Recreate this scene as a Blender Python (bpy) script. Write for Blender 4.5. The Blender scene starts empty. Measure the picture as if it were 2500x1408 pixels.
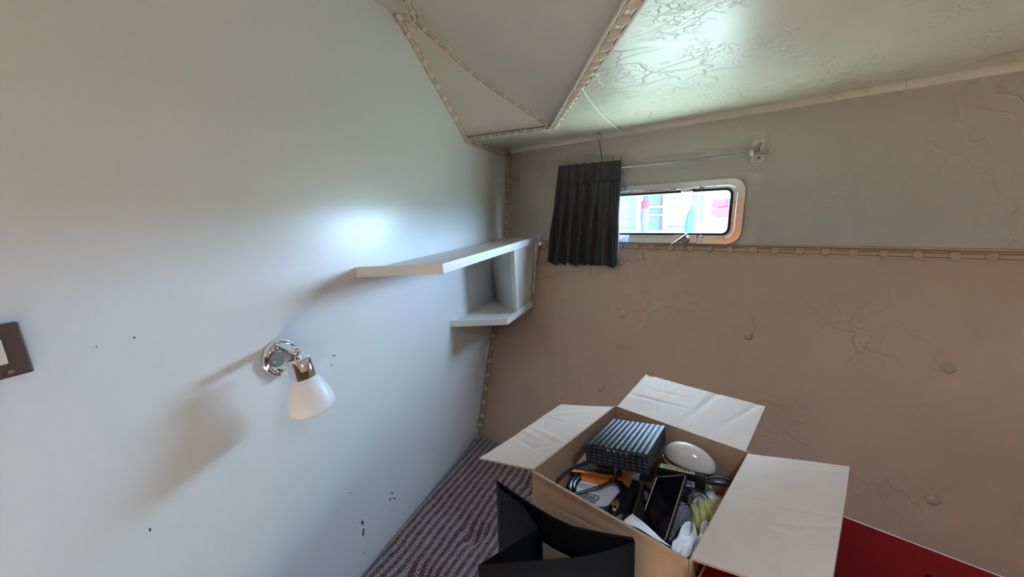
import bpy, bmesh, math, random
from mathutils import Vector, Matrix

random.seed(7)
C = bpy.context.scene.collection
SC = bpy.context.scene

# ------------------------------------------------------------------ camera
# Everything is measured in a frame whose origin is the camera foot point; one unit = 0.75 m.
S = 0.75
CZ = 1.476                                   # eye height above the cabin sole
FPX, CXP, CYP = 940.0, 1250.0, 704.0         # focal length and centre for the 2500 x 1408 frame
RX = Vector((0.92251515, 0.03524527, -0.38434824))
RY = Vector((0.38285605, -0.20962215, 0.89971095))
RZ = Vector((-0.04885735, -0.97714703, -0.20687347))
cam_d = bpy.data.cameras.new('camera')
cam_d.sensor_fit = 'HORIZONTAL'; cam_d.sensor_width = 36.0
cam_d.lens = FPX * 36.0 / 2500.0
cam_d.clip_start = 0.01; cam_d.clip_end = 400
cam = bpy.data.objects.new('camera', cam_d); C.objects.link(cam)
rot = Matrix(((RX[0], -RX[1], -RX[2]), (RY[0], -RY[1], -RY[2]), (RZ[0], -RZ[1], -RZ[2])))
cam.matrix_world = Matrix.Translation((0, 0, CZ)) @ rot.to_4x4()
SC.camera = cam

# ------------------------------------------------------------------ sky, exposure
SKY = 75.0
w = bpy.data.worlds.new('sky'); SC.world = w; w.use_nodes = True
bg = w.node_tree.nodes['Background']
bg.inputs[0].default_value = (0.57, 0.85, 1.24, 1); bg.inputs[1].default_value = SKY
vs = SC.view_settings
vs.view_transform = 'Standard'; vs.look = 'None'; vs.gamma = 1.0; vs.use_curve_mapping = False
vs.exposure = 0.14
SC.cycles.max_bounces = 6; SC.cycles.diffuse_bounces = 4; SC.cycles.glossy_bounces = 2
SC.cycles.use_adaptive_sampling = True; SC.cycles.adaptive_threshold = 0.15; SC.cycles.adaptive_min_samples = 18
SC.cycles.transparent_max_bounces = 6; SC.cycles.sample_clamp_indirect = 60.0
SC.cycles.caustics_reflective = False; SC.cycles.caustics_refractive = False


def portal(name, loc, normal, up, sx, sy):
    l = bpy.data.lights.new(name, 'AREA'); l.shape = 'RECTANGLE'; l.size = sx; l.size_y = sy
    l.cycles.is_portal = True
    o = bpy.data.objects.new(name, l); C.objects.link(o)
    z = -Vector(normal).normalized(); y = (Vector(up) - z * z.dot(Vector(up))).normalized(); x = y.cross(z)
    o.matrix_world = Matrix.Translation(loc) @ Matrix((x, y, z)).transposed().to_4x4()
    return o


# ------------------------------------------------------------------ measuring helpers
def V(x, y, z):                      # measured units -> metres
    return Vector((x * S, y * S, z * S + CZ))


def M(x, y, z):                      # camera-relative metres -> world
    return Vector((x, y, z + CZ))


def ray(px, py):
    c = Vector((px - CXP, py - CYP, FPX))
    return Vector((RX.dot(c), RY.dot(c), RZ.dot(c)))


def onz(px, py, z):                  # sight line through a pixel met with the level z metres below the eye
    r = ray(px, py); t = -z / r.z * 1.0
    return Vector((r.x * t, r.y * t, r.z * t + CZ)) if r.z < 0 else None


def onx(px, py, x=-1.0):             # ... met with the upright plane x (units)
    r = ray(px, py); t = x / r.x
    return V(r.x * t, r.y * t, r.z * t)


E1 = Vector((0.958, -0.2865, 0)).normalized()          # along the hull side
NU = Vector((-0.28187605, -0.94253842, 0.1793522)); DU = -1.904657641569652
ND = Vector((-0.2575816, -0.86130254, 0.43796079)); DD = -1.8000136410859142
E2U = NU.cross(E1).normalized(); E2D = ND.cross(E1).normalized()


def hull(s, z, n=NU, d=DU, off=0.0):
    p = Vector((-1, 2.28, z)) + E1 * s
    h = Vector((n.x, n.y, 0)).normalized()
    p = p + h * ((d - n.dot(p)) / n.dot(h)) + n * off
    return V(*p)


def hullL(s, z, off=0.0):
    return hull(s, z, ND, DD, off)


def onhull(px, py, n=NU, d=DU, off=0.0):
    r = ray(px, py); p = r * ((d + off) / n.dot(r))      # lining plane moved 'off' into the cabin
    return V(*p)


# ------------------------------------------------------------------ materials
def nd(nt, t, loc=(0, 0)):
    n = nt.nodes.new(t); n.location = loc; return n


def mat(name, col, rough=0.5, metal=0.0, coat=0.0, coat_rough=0.1, bump=None, var=None, spec=0.5, trans=0.0, sheen=0.0, emit=None, sss=0.0):
    """bump = list of (kind, scale, strength, distance);  var = (scale, amount) colour mottling"""
    m = bpy.data.materials.new(name); m.use_nodes = True; nt = m.node_tree
    p = nt.nodes['Principled BSDF']
    p.inputs['Base Color'].default_value = (*col, 1)
    p.inputs['Roughness'].default_value = rough; p.inputs['Metallic'].default_value = metal
    p.inputs['Coat Weight'].default_value = coat; p.inputs['Coat Roughness'].default_value = coat_rough
    p.inputs['Specular IOR Level'].default_value = spec
    p.inputs['Transmission Weight'].default_value = trans
    p.inputs['Sheen Weight'].default_value = sheen
    if sss:
        p.inputs['Subsurface Weight'].default_value = sss; p.inputs['Subsurface Radius'].default_value = (0.01, 0.01, 0.01)
    tc = nd(nt, 'ShaderNodeTexCoord')
    geo = nd(nt, 'ShaderNodeNewGeometry')
    src = geo.outputs['Position']
    if var:
        nz = nd(nt, 'ShaderNodeTexNoise'); nz.inputs['Scale'].default_value = var[0]; nz.inputs['Detail'].default_value = 3
        nt.links.new(src, nz.inputs['Vector'])
        mx = nd(nt, 'ShaderNodeMix'); mx.data_type = 'RGBA'; mx.blend_type = 'MIX'
        a = var[1]
        mx.inputs[6].default_value = tuple(max(0, c * (1 - a)) for c in col) + (1,)
        mx.inputs[7].default_value = tuple(min(1, c * (1 + a)) for c in col) + (1,)
        nt.links.new(nz.outputs['Fac'], mx.inputs[0]); nt.links.new(mx.outputs[2], p.inputs['Base Color'])
    last = None
    for b in (bump or []):
        kind, sc, st, dist = b
        if kind == 'noise':
            t = nd(nt, 'ShaderNodeTexNoise'); t.inputs['Scale'].default_value = sc; t.inputs['Detail'].default_value = 2 if sc < 100 else 1; out = t.outputs['Fac']
            nt.links.new(src, t.inputs['Vector'])
        elif kind == 'crease':                     # thin wandering wrinkles of old vinyl
            wv = nd(nt, 'ShaderNodeTexNoise'); wv.inputs['Scale'].default_value = sc * 0.9; wv.inputs['Detail'].default_value = 2
            nt.links.new(src, wv.inputs['Vector'])
            ad = nd(nt, 'ShaderNodeMix'); ad.data_type = 'RGBA'; ad.blend_type = 'LINEAR_LIGHT'; ad.inputs[0].default_value = 0.09
            nt.links.new(src, ad.inputs[6]); nt.links.new(wv.outputs['Color'], ad.inputs[7])
            t = nd(nt, 'ShaderNodeTexVoronoi'); t.feature = 'DISTANCE_TO_EDGE'; t.inputs['Scale'].default_value = sc
            nt.links.new(ad.outputs[2], t.inputs['Vector'])
            r = nd(nt, 'ShaderNodeMapRange'); r.inputs['From Max'].default_value = 0.05; r.inputs['To Min'].default_value = 1; r.inputs['To Max'].default_value = 0
            nt.links.new(t.outputs['Distance'], r.inputs['Value'])
            mk = nd(nt, 'ShaderNodeTexNoise'); mk.inputs['Scale'].default_value = sc * 0.35; mk.inputs['Detail'].default_value = 1
            nt.links.new(src, mk.inputs['Vector'])
            r2 = nd(nt, 'ShaderNodeMapRange'); r2.inputs['From Min'].default_value = 0.47; r2.inputs['From Max'].default_value = 0.62
            nt.links.new(mk.outputs['Fac'], r2.inputs['Value'])
            mu = nd(nt, 'ShaderNodeMath'); mu.operation = 'MULTIPLY'
            nt.links.new(r.outputs[0], mu.inputs[0]); nt.links.new(r2.outputs[0], mu.inputs[1]); out = mu.outputs[0]
        elif kind == 'wave':
            t = nd(nt, 'ShaderNodeTexWave'); t.inputs['Scale'].default_value = sc; t.inputs['Distortion'].default_value = 0.6; out = t.outputs['Fac']
            t.inputs['Detail'].default_value = 2
            nt.links.new(tc.outputs['UV'], t.inputs['Vector'])
        bn = nd(nt, 'ShaderNodeBump'); bn.inputs['Strength'].default_value = st; bn.inputs['Distance'].default_value = dist
        nt.links.new(out, bn.inputs['Height'])
        if last: nt.links.new(last.outputs[0], bn.inputs['Normal'])
        last = bn
    if last: nt.links.new(last.outputs[0], p.inputs['Normal'])
    return m


paint = mat('white_gloss_paint', (0.78, 0.81, 0.82), 0.34, coat=0.25, coat_rough=0.28, bump=[('noise', 160, 0.12, 0.0006)])
vinyl_grey = mat('grey_white_vinyl', (0.53, 0.49, 0.44), 0.48, bump=[('crease', 11, 0.5, 0.0018)])
vinyl_tan = mat('tan_vinyl', (0.58, 0.40, 0.285), 0.5, bump=[('crease', 12, 0.4, 0.0018)], var=(9, 0.05))
vinyl_gloss = mat('cream_gloss_vinyl', (0.74, 0.71, 0.62), 0.36, coat=0.55, coat_rough=0.35, bump=[('crease', 10, 0.9, 0.0025), ('crease', 24, 0.8, 0.0016)])
vinyl_trunk = mat('beige_vinyl', (0.57, 0.53, 0.485), 0.5)
vinyl_trim = mat('beige_trim_vinyl', (0.62, 0.54, 0.455), 0.42)
vinyl_trim_tan = mat('tan_trim_vinyl', (0.52, 0.37, 0.265), 0.42)
thread = mat('dark_thread', (0.17, 0.11, 0.08), 0.8)
board_white = mat('white_board', (0.78, 0.76, 0.72), 0.4)
chrome = mat('chrome', (0.82, 0.82, 0.84), 0.08, metal=1.0)
steel = mat('brushed_steel', (0.55, 0.53, 0.50), 0.28, metal=1.0)
dull_metal = mat('dull_grey_metal', (0.36, 0.34, 0.32), 0.42, metal=0.9)
alu = mat('aluminium', (0.86, 0.84, 0.83), 0.16, metal=1.0, bump=[('noise', 60, 0.04, 0.001)])
rubber = mat('black_rubber', (0.02, 0.02, 0.022), 0.45)
opal = mat('opal_glass', (0.88, 0.88, 0.89), 0.4)
white_plastic = mat('white_plastic', (0.82, 0.81, 0.78), 0.35)
cream_plastic = mat('cream_plastic', (0.74, 0.70, 0.58), 0.35)
brown_plastic = mat('brown_plastic', (0.10, 0.062, 0.052), 0.4)
curtain_m = mat('dark_grey_cloth', (0.035, 0.033, 0.036), 0.55, sheen=0.25, bump=[('noise', 900, 0.25, 0.0005)])
kraft_out = mat('kraft_board', (0.46, 0.285, 0.165), 0.75, bump=[('noise', 500, 0.15, 0.0005)], var=(14, 0.06))
kraft_in = mat('pale_kraft_board', (0.62, 0.495, 0.395), 0.72, bump=[('wave', 40, 0.16, 0.0006), ('noise', 24, 0.12, 0.002)], var=(20, 0.03))
kraft_edge = mat('corrugated_edge', (0.45, 0.33, 0.23), 0.9, bump=[('noise', 260, 0.9, 0.003)])
black_plastic = mat('black_plastic', (0.012, 0.012, 0.014), 0.32)
black_gloss = mat('black_gloss', (0.006, 0.006, 0.008), 0.12, var=(30, 0.6))
drive_black = mat('satin_black', (0.018, 0.019, 0.024), 0.33)
beige_gloss = mat('beige_gloss_plastic', (0.66, 0.61, 0.55), 0.14, coat=0.5, coat_rough=0.05)
bag_black = mat('black_card_bag', (0.006, 0.005, 0.0053), 0.7, spec=0.2, bump=[('noise', 10, 0.3, 0.004)])
red_board = mat('red_board', (0.36, 0.018, 0.018), 0.6, bump=[('noise', 300, 0.15, 0.0005)], var=(16, 0.1))
white_sheet = mat('white_plastic_sheet', (0.80, 0.80, 0.79), 0.35, bump=[('noise', 60, 0.3, 0.003)])
cream_cloth = mat('cream_cloth', (0.62, 0.52, 0.43), 0.8, bump=[('noise', 60, 0.3, 0.003)])
yellow_cloth = mat('yellow_green_cloth', (0.48, 0.46, 0.14), 0.95, sheen=0.4, bump=[('noise', 400, 0.8, 0.002)])
orange_card = mat('orange_card', (0.85, 0.26, 0.03), 0.5)
card_white = mat('white_card', (0.72, 0.68, 0.69), 0.45)
print_black = mat('black_print', (0.01, 0.01, 0.01), 0.6)
print_gold = mat('gold_print', (0.55, 0.45, 0.08), 0.45)
label_yellow = mat('yellow_label', (0.62, 0.60, 0.30), 0.5)
label_white = mat('white_label', (0.75, 0.73, 0.68), 0.5)
brass = mat('worn_brass', (0.42, 0.25, 0.09), 0.38, metal=0.8)
varnish = mat('varnished_mahogany', (0.50, 0.17, 0.06), 0.25, coat=0.6, var=(8, 0.25))
dark_wood = mat('dark_teak', (0.16, 0.085, 0.05), 0.45, var=(7, 0.25))
cord_white = mat('white_cord', (0.85, 0.84, 0.80), 0.5)
sole_m = mat('teak_sole', (0.30, 0.17, 0.09), 0.5, var=(6, 0.2))


def glass_mat():
    m = bpy.data.materials.new('window_glass'); m.use_nodes = True; nt = m.node_tree
    nt.nodes.clear()
    o = nd(nt, 'ShaderNodeOutputMaterial'); mx = nd(nt, 'ShaderNodeMixShader')
    t = nd(nt, 'ShaderNodeBsdfTransparent'); t.inputs[0].default_value = (0.95, 0.97, 0.97, 1)
    g = nd(nt, 'ShaderNodeBsdfGlossy'); g.inputs['Roughness'].default_value = 0.02
    f = nd(nt, 'ShaderNodeLayerWeight'); f.inputs[0].default_value = 0.5      # Schlick reflectance, same from both sides
    p5 = nd(nt, 'ShaderNodeMath'); p5.operation = 'POWER'; p5.inputs[1].default_value = 5
    ma = nd(nt, 'ShaderNodeMath'); ma.operation = 'MULTIPLY_ADD'; ma.inputs[1].default_value = 0.93; ma.inputs[2].default_value = 0.06
    nt.links.new(f.outputs['Facing'], p5.inputs[0]); nt.links.new(p5.outputs[0], ma.inputs[0])
    nt.links.new(ma.outputs[0], mx.inputs[0]); nt.links.new(t.outputs[0], mx.inputs[1]); nt.links.new(g.outputs[0], mx.inputs[2])
    nt.links.new(mx.outputs[0], o.inputs[0]); return m


glass = glass_mat()


def fabric_mat():
    m = bpy.data.materials.new('woven_berth_fabric'); m.use_nodes = True; nt = m.node_tree
    p = nt.nodes['Principled BSDF']; p.inputs['Roughness'].default_value = 0.9
    p.inputs['Sheen Weight'].default_value = 0.2
    g = nd(nt, 'ShaderNodeNewGeometry')
    wn = nd(nt, 'ShaderNodeTexNoise'); wn.inputs['Scale'].default_value = 9; nt.links.new(g.outputs['Position'], wn.inputs['Vector'])
    dis = nd(nt, 'ShaderNodeMix'); dis.data_type = 'RGBA'; dis.blend_type = 'LINEAR_LIGHT'; dis.inputs[0].default_value = 0.008
    nt.links.new(g.outputs['Position'], dis.inputs[6]); nt.links.new(wn.outputs['Color'], dis.inputs[7])
    mp = nd(nt, 'ShaderNodeMapping'); mp.vector_type = 'POINT'
    mp.inputs['Rotation'].default_value = (0, 0, math.radians(4))
    nt.links.new(dis.outputs[2], mp.inputs['Vector'])
    b = nd(nt, 'ShaderNodeTexBrick'); b.inputs['Scale'].default_value = 1.0
    b.inputs['Brick Width'].default_value = 0.0125; b.inputs['Row Height'].default_value = 0.0060
    b.inputs['Mortar Size'].default_value = 0.0010; b.inputs['Mortar Smooth'].default_value = 0.6
    b.inputs['Color1'].default_value = (0.42, 0.33, 0.31, 1); b.inputs['Color2'].default_value = (0.115, 0.036, 0.028, 1)
    b.inputs['Mortar'].default_value = (0.012, 0.010, 0.012, 1); b.inputs['Bias'].default_value = 0.0
    b.offset = 0.5; b.offset_frequency = 2
    nt.links.new(mp.outputs[0], b.inputs['Vector'])
    # alternate pale and red picks
    sx = nd(nt, 'ShaderNodeSeparateXYZ'); nt.links.new(mp.outputs[0], sx.inputs[0])
    row = nd(nt, 'ShaderNodeMath'); row.operation = 'DIVIDE'; row.inputs[1].default_value = 0.0250; nt.links.new(sx.outputs[0], row.inputs[0])
    fr = nd(nt, 'ShaderNodeMath'); fr.operation = 'FRACT'; nt.links.new(row.outputs[0], fr.inputs[0])
    gt = nd(nt, 'ShaderNodeMath'); gt.operation = 'GREATER_THAN'; gt.inputs[1].default_value = 0.5; nt.links.new(fr.outputs[0], gt.inputs[0])
    col = nd(nt, 'ShaderNodeMix'); col.data_type = 'RGBA'
    col.inputs[6].default_value = (0.10, 0.030, 0.024, 1); col.inputs[7].default_value = (0.52, 0.40, 0.37, 1)
    nt.links.new(gt.outputs[0], col.inputs[0])
    nz = nd(nt, 'ShaderNodeTexNoise'); nz.inputs['Scale'].default_value = 260; nt.links.new(g.outputs['Position'], nz.inputs['Vector'])
    mm = nd(nt, 'ShaderNodeMix'); mm.data_type = 'RGBA'; mm.inputs[0].default_value = 0.65
    nt.links.new(b.outputs['Color'], mm.inputs[6]); nt.links.new(col.outputs[2], mm.inputs[7])
    mo = nd(nt, 'ShaderNodeMix'); mo.data_type = 'RGBA'
    nt.links.new(b.outputs['Fac'], mo.inputs[0]); nt.links.new(mm.outputs[2], mo.inputs[6]); mo.inputs[7].default_value = (0.012, 0.010, 0.012, 1)
    nt.links.new(mo.outputs[2], p.inputs['Base Color'])
    inv = nd(nt, 'ShaderNodeMath'); inv.operation = 'SUBTRACT'; inv.inputs[0].default_value = 1; nt.links.new(b.outputs['Fac'], inv.inputs[1])
    bn = nd(nt, 'ShaderNodeBump'); bn.inputs['Strength'].default_value = 0.7; bn.inputs['Distance'].default_value = 0.002
    nt.links.new(inv.outputs[0], bn.inputs['Height']); nt.links.new(bn.outputs[0], p.inputs['Normal'])
    return m


fabric = fabric_mat()

# ------------------------------------------------------------------ mesh helpers
ORG = {}


class MB:
    def __init__(s): s.v = []; s.f = []; s.mi = []

    def add(s, v, f, mi=0):
        o = len(s.v); s.v += [Vector(a) for a in v]; s.f += [[i + o for i in q] for q in f]; s.mi += [mi] * len(f); return s

    def box(s, c, ex, ey, ez, mi=0):        # centre and three half-axis vectors
        c, ex, ey, ez = map(Vector, (c, ex, ey, ez))
        v = [c + ex * a + ey * b + ez * d for a in (-1, 1) for b in (-1, 1) for d in (-1, 1)]
        f = [(0, 1, 3, 2), (4, 6, 7, 5), (0, 4, 5, 1), (2, 3, 7, 6), (0, 2, 6, 4), (1, 5, 7, 3)]
        return s.add(v, f, mi)

    def prism(s, poly, t, mi=0):             # polygon extruded by vector t
        n = len(poly); t = Vector(t)
        v = [Vector(p) for p in poly] + [Vector(p) + t for p in poly]
        f = [list(range(n))[::-1], list(range(n, 2 * n))] + [(i, (i + 1) % n, n + (i + 1) % n, n + i) for i in range(n)]
        return s.add(v, f, mi)

    def tube(s, path, r, seg=8, closed=False, mi=0, cap=True, flat=1.0):
        path = [Vector(p) for p in path]; n = len(path); v = []; f = []
        rr = r if isinstance(r, (list, tuple)) else [r] * n
        prev = None
        for i, p in enumerate(path):
            a = path[(i - 1) % n] if (closed or i > 0) else path[0]
            b = path[(i + 1) % n] if (closed or i < n - 1) else path[-1]
            t = (b - a).normalized()
            if prev is None:
                up = Vector((0, 0, 1)) if abs(t.z) < 0.9 else Vector((1, 0, 0)); x = up.cross(t).normalized()
            else:
                x = (prev - t * prev.dot(t)).normalized()
            prev = x; y = t.cross(x)
            for k in range(seg):
                an = 2 * math.pi * k / seg
                v.append(p + x * math.cos(an) * rr[i] + y * math.sin(an) * rr[i] * flat)
        m = n if closed else n - 1
        for i in range(m):
            for k in range(seg):
                a = i * seg; b = ((i + 1) % n) * seg
                f.append((a + k, a + (k + 1) % seg, b + (k + 1) % seg, b + k))
        if cap and not closed:
            f.append(list(range(seg))[::-1]); f.append([(n - 1) * seg + k for k in range(seg)])
        return s.add(v, f, mi)

    def lathe(s, prof, o, axis, seg=24, mi=0, xdir=None):
        o = Vector(o); z = Vector(axis).normalized()
        x = Vector(xdir) if xdir else (Vector((0, 0, 1)) if abs(z.z) < 0.9 else Vector((1, 0, 0)))
        x = (x - z * x.dot(z)).normalized(); y = z.cross(x); v = []; f = []
        for r, h in prof:
            for k in range(seg):
                an = 2 * math.pi * k / seg
                v.append(o + z * h + (x * math.cos(an) + y * math.sin(an)) * r)
        for i in range(len(prof) - 1):
            for k in range(seg):
                f.append((i * seg + k, i * seg + (k + 1) % seg, (i + 1) * seg + (k + 1) % seg, (i + 1) * seg + k))
        if prof[0][0] > 1e-6: f.append([k for k in range(seg)][::-1])
        if prof[-1][0] > 1e-6: f.append([(len(prof) - 1) * seg + k for k in range(seg)])
        return s.add(v, f, mi)

    def grid(s, fn, nu, nv, mi=0):
        v = [fn(i / nu, j / nv) for j in range(nv + 1) for i in range(nu + 1)]
        f = [(j * (nu + 1) + i, j * (nu + 1) + i + 1, (j + 1) * (nu + 1) + i + 1, (j + 1) * (nu + 1) + i) for j in range(nv) for i in range(nu)]
        return s.add(v, f, mi)


def tag(o, label=None, cat=None, group=None, kind=None):
    if label: o['label'] = label
    if cat: o['category'] = cat
    if group: o['group'] = group
    if kind: o['kind'] = kind
    return o


def empty(name, loc, label, cat, group=None, kind=None):
    o = bpy.data.objects.new(name, None); C.objects.link(o); o.location = loc; o.empty_display_size = 0.05
    ORG[o.name] = Vector(loc); return tag(o, label, cat, group, kind)


def build(name, mb, mats, parent=None, smooth=False, bevel=0.0, solid=0.0, subsurf=0, angle=35, uv=False):
    if not isinstance(mats, (list, tuple)): mats = [mats]
    if parent is not None: org = ORG[parent.name]
    else:
        xs = [p.x for p in mb.v]; ys = [p.y for p in mb.v]; zs = [p.z for p in mb.v]
        org = Vector(((min(xs) + max(xs)) / 2, (min(ys) + max(ys)) / 2, min(zs)))
    me = bpy.data.meshes.new(name)
    me.from_pydata([tuple(p - org) for p in mb.v], [], mb.f)
    for m in mats: me.materials.append(m)
    for p, k in zip(me.polygons, mb.mi): p.material_index = k
    bm = bmesh.new(); bm.from_mesh(me); bmesh.ops.recalc_face_normals(bm, faces=bm.faces)
    if uv:
        lay = bm.loops.layers.uv.new('UVMap')
        for fc in bm.faces:
            for lp in fc.loops: lp[lay].uv = uv(lp.vert.co + org)
    bm.to_mesh(me); bm.free()
    o = bpy.data.objects.new(name, me); C.objects.link(o)
    if parent is not None: o.parent = parent
    else: o.location = org
    ORG[o.name] = org
    if smooth:
        for p in me.polygons: p.use_smooth = True
        if smooth != 'all': me.set_sharp_from_angle(angle=math.radians(angle))
    if bevel:
        b = o.modifiers.new('bevel', 'BEVEL'); b.width = bevel; b.segments = 2; b.limit_method = 'ANGLE'; b.angle_limit = math.radians(40)
    if solid:
        b = o.modifiers.new('solid', 'SOLIDIFY'); b.thickness = solid; b.offset = 0
    if subsurf:
        b = o.modifiers.new('sub', 'SUBSURF'); b.levels = subsurf; b.render_levels = subsurf
    return o


def place(name, me, parent, pos, normal, scale=1.0, xdir=None):   # a copy sharing mesh data, standing on a surface
    o = bpy.data.objects.new(name, me); C.objects.link(o)
    z = Vector(normal).normalized()
    x = Vector(xdir) if xdir else (Vector((0, 0, 1)) if abs(z.z) < 0.9 else Vector((1, 0, 0)))
    x = (x - z * x.dot(z)).normalized(); y = z.cross(x)
    mtx = Matrix((x, y, z)).transposed().to_4x4()
    o.parent = parent
    o.matrix_local = Matrix.Translation(Vector(pos) - ORG[parent.name]) @ mtx @ Matrix.Scale(scale, 4)
    ORG[o.name] = Vector(pos)
    return o


def dome_mesh(name, r, h, m, seg=16):
    mb = MB(); prof = [(r * 0.97, 0.0), (r, h * 0.3)]
    for k in range(1, 6):
        a = k / 5 * math.pi / 2; prof.append((r * math.cos(a) if k < 5 else 0.0001, h * 0.3 + h * 0.7 * math.sin(a)))
    mb.lathe(prof, (0, 0, 0), (0, 0, 1), seg)
    me = bpy.data.meshes.new(name); me.from_pydata([tuple(p) for p in mb.v], [], mb.f); me.materials.append(m)
    for p in me.polygons: p.use_smooth = True
    return me


BTN_TAN = dome_mesh('button_tan', 0.0112, 0.0062, vinyl_trim_tan)
BTN_BEIGE = dome_mesh('button_beige', 0.0105, 0.006, vinyl_trim)
BTN_TUFT = dome_mesh('tuft_button', 0.0125, 0.007, vinyl_trim_tan)
BTN_FAT = dome_mesh('button_fat', 0.0112, 0.0075, vinyl_trim)


def strip(name, path, normal, width, m, btn, ts, label=None, bscale=1.0, piping=0.0022):
    """upholstery trim tape: flat band, rolled edges, dark stitch lines and covered buttons"""
    path = [Vector(p) for p in path]; n = Vector(normal).normalized(); hw = width / 2
    prof = [(-hw, 0), (-hw, piping), (-hw * 0.86, piping * 1.7), (-hw * 0.68, piping * 1.4), (-hw * 0.6, piping * 0.4), (-hw * 0.42, piping * 0.9), (0, piping * 0.9),
            (hw * 0.42, piping * 0.9), (hw * 0.6, piping * 0.4), (hw * 0.68, piping * 1.4), (hw * 0.86, piping * 1.7), (hw, piping), (hw, 0)]
    mb = MB(); v = []; f = []
    side = []
    for i, p in enumerate(path):
        a = path[max(i - 1, 0)]; b = path[min(i + 1, len(path) - 1)]
        t = (b - a).normalized(); sd = n.cross(t).normalized(); side.append(sd)
        nn = t.cross(sd).normalized() * (1 if t.cross(sd).dot(n) > 0 else -1)
        for x, h in prof: v.append(p + sd * x + nn * h)
    k = len(prof)
    for i in range(len(path) - 1):
        for j in range(k - 1): f.append((i * k + j, i * k + j + 1, (i + 1) * k + j + 1, (i + 1) * k + j))
    mb.add(v, f)
    o = build(name, mb, m, smooth=True, angle=60)
    tag(o, kind='structure')
    if label: o['label'] = label
    for q in (-0.62, -0.30, 0.30, 0.62):
        sb = MB(); sb.tube([p + sd * hw * q + n * piping * 0.9 for p, sd in zip(path, side)], (0.0009 if m is vinyl_trim_tan else 0.0006), 5)
        build('stitch_line', sb, thread, o, smooth=True)
    # buttons at arc-length fractions
    L = [0]
    for a, b in zip(path, path[1:]): L.append(L[-1] + (b - a).length)
    for t in ts:
        d = t * L[-1]
        for i in range(len(path) - 1):
            if d <= L[i + 1] + 1e-9:
                p = path[i].lerp(path[i + 1], (d - L[i]) / max(1e-9, L[i + 1] - L[i])); break
        place('button', btn, o, p + n * piping * 0.8, n, bscale)
    return o


# ================================================================== THE CABIN SHELL
# --- left bulkhead (glossy white)
mb = MB(); mb.box(V(-1.03, 0.3, -0.35), (0.03 * S, 0, 0), (0, 2.2 * S, 0), (0, 0, 1.2 * S))
wl = tag(build('wall_left', mb, paint), kind='structure')
wl['label'] = 'glossy white painted bulkhead with a few paint chips'
chips = [(885, 1275, 4, 12), (887, 1300, 3, 16), (957, 1203, 4, 3), (952, 1218, 2, 6), (963, 1216, 4, 3), (366, 1292, 3, 6), (328, 824, 5, 3), (815, 868, 5, 2), (808, 891, 3, 2), (236, 847, 4, 2), (888, 1350, 2, 2), (872, 1288, 1.5, 2), (857, 1202, 2, 1.5)]
for i, (px, py, a, b) in enumerate(chips):
    mb = MB(); pts = []
    for k in range(9):
        an = 2 * math.pi * k / 9; r = random.uniform(0.35, 1.0)
        q = onx(px + a * r * math.cos(an), py + b * r * math.sin(an)); q.x += 0.0003; pts.append(q)
    mb.prism(pts, (0.0001, 0, 0)); build('paint_chip', mb, print_black, wl)

# --- hull side, upper (grey white vinyl, window opening) and lower (tan vinyl)
WS, WZ = 0.909, -0.0665          # window centre along the hull / height
WHW, WHH = 0.409, 0.143          # half size of the outer frame
WIN0 = hull(WS, WZ)


def wloc(a, b, c=0.0):            # window-local point, measured units
    return WIN0 + (E1 * a + E2U * b + NU * c) * S


ssu = [-0.06, WS - WHW + 0.02, WS + WHW - 0.02, 3.5]
zz = [-0.2290, None, None, 0.42]
bot = [hull(s, -0.229) for s in ssu]; top = [hull(s, 0.42) for s in ssu]
low = [bot[0], wloc(-WHW + 0.02, -WHH + 0.02), wloc(WHW - 0.02, -WHH + 0.02), bot[3]]


def pl(s, b):
    return wloc(s - WS, b)


bvals = [(-0.229 - WZ) / E2U.z, -WHH + 0.02, WHH - 0.02, (0.42 - WZ) / E2U.z]
mb = MB(); v = []
for layer in (0, 1):
    for b in bvals:
        for s in ssu: v.append(pl(s, b) - NU * (0.02 * S * layer))
f = []
for j in range(3):
    for i in range(3):
        if (i, j) == (1, 1): continue
        a = j * 4 + i; f.append((a, a + 1, a + 5, a + 4)); f.append((a + 16, a + 20, a + 21, a + 17))
for a, b in ((5, 6), (6, 10), (10, 9), (9, 5)): f.append((a, b, b + 16, a + 16))
for a, b in ((0, 3), (3, 15), (15, 12), (12, 0)): f.append((a, b, b + 16, a + 16))
mb.add(v, f)
wr = tag(build('wall_right', mb, vinyl_grey), kind='structure'); wr['label'] = 'grey white vinyl upper hull lining around the window'
mb = MB()
for px, py in ((1849, 591), (1849, 595)):
    mb.lathe([(0.0012, 0), (0.0010, 0.0004)], onhull(px, py, off=0.0003), NU, 8)
tuft = [(0.861, -0.543), (1.396, -0.553), (0.825, -0.875), (1.938, -0.562), (1.927, -0.924), (1.38, -0.90), (2.47, -0.565), (2.47, -0.92), (0.33, -0.54)]
mb = MB()


def lowfn(u, t):
    s = -0.08 + 3.6 * u; z = -0.229 - 1.25 * t; off = 0
    for bs, bz in tuft:
        d2 = (s - bs) ** 2 + (z - bz) ** 2; off -= 0.006 * math.exp(-d2 / 0.0016)
    off += 0.006 * math.sin(math.pi * min(1, t * 1.0))
    return hullL(s, z, off)


mb.grid(lowfn, 150, 56)
wlow = tag(build('wall_right_lower', mb, vinyl_tan, smooth='all'), kind='structure'); wlow['label'] = 'tan buttoned vinyl lining of the lower hull side'
for bs, bz in tuft[:8]:
    place('tuft_button', BTN_TUFT, wlow, hullL(bs, bz, -0.002), ND)

# --- side-deck ceiling with a rolled cove along the hull
HN = Vector((NU.x, NU.y, 0)).normalized()          # level direction into the cabin


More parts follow.
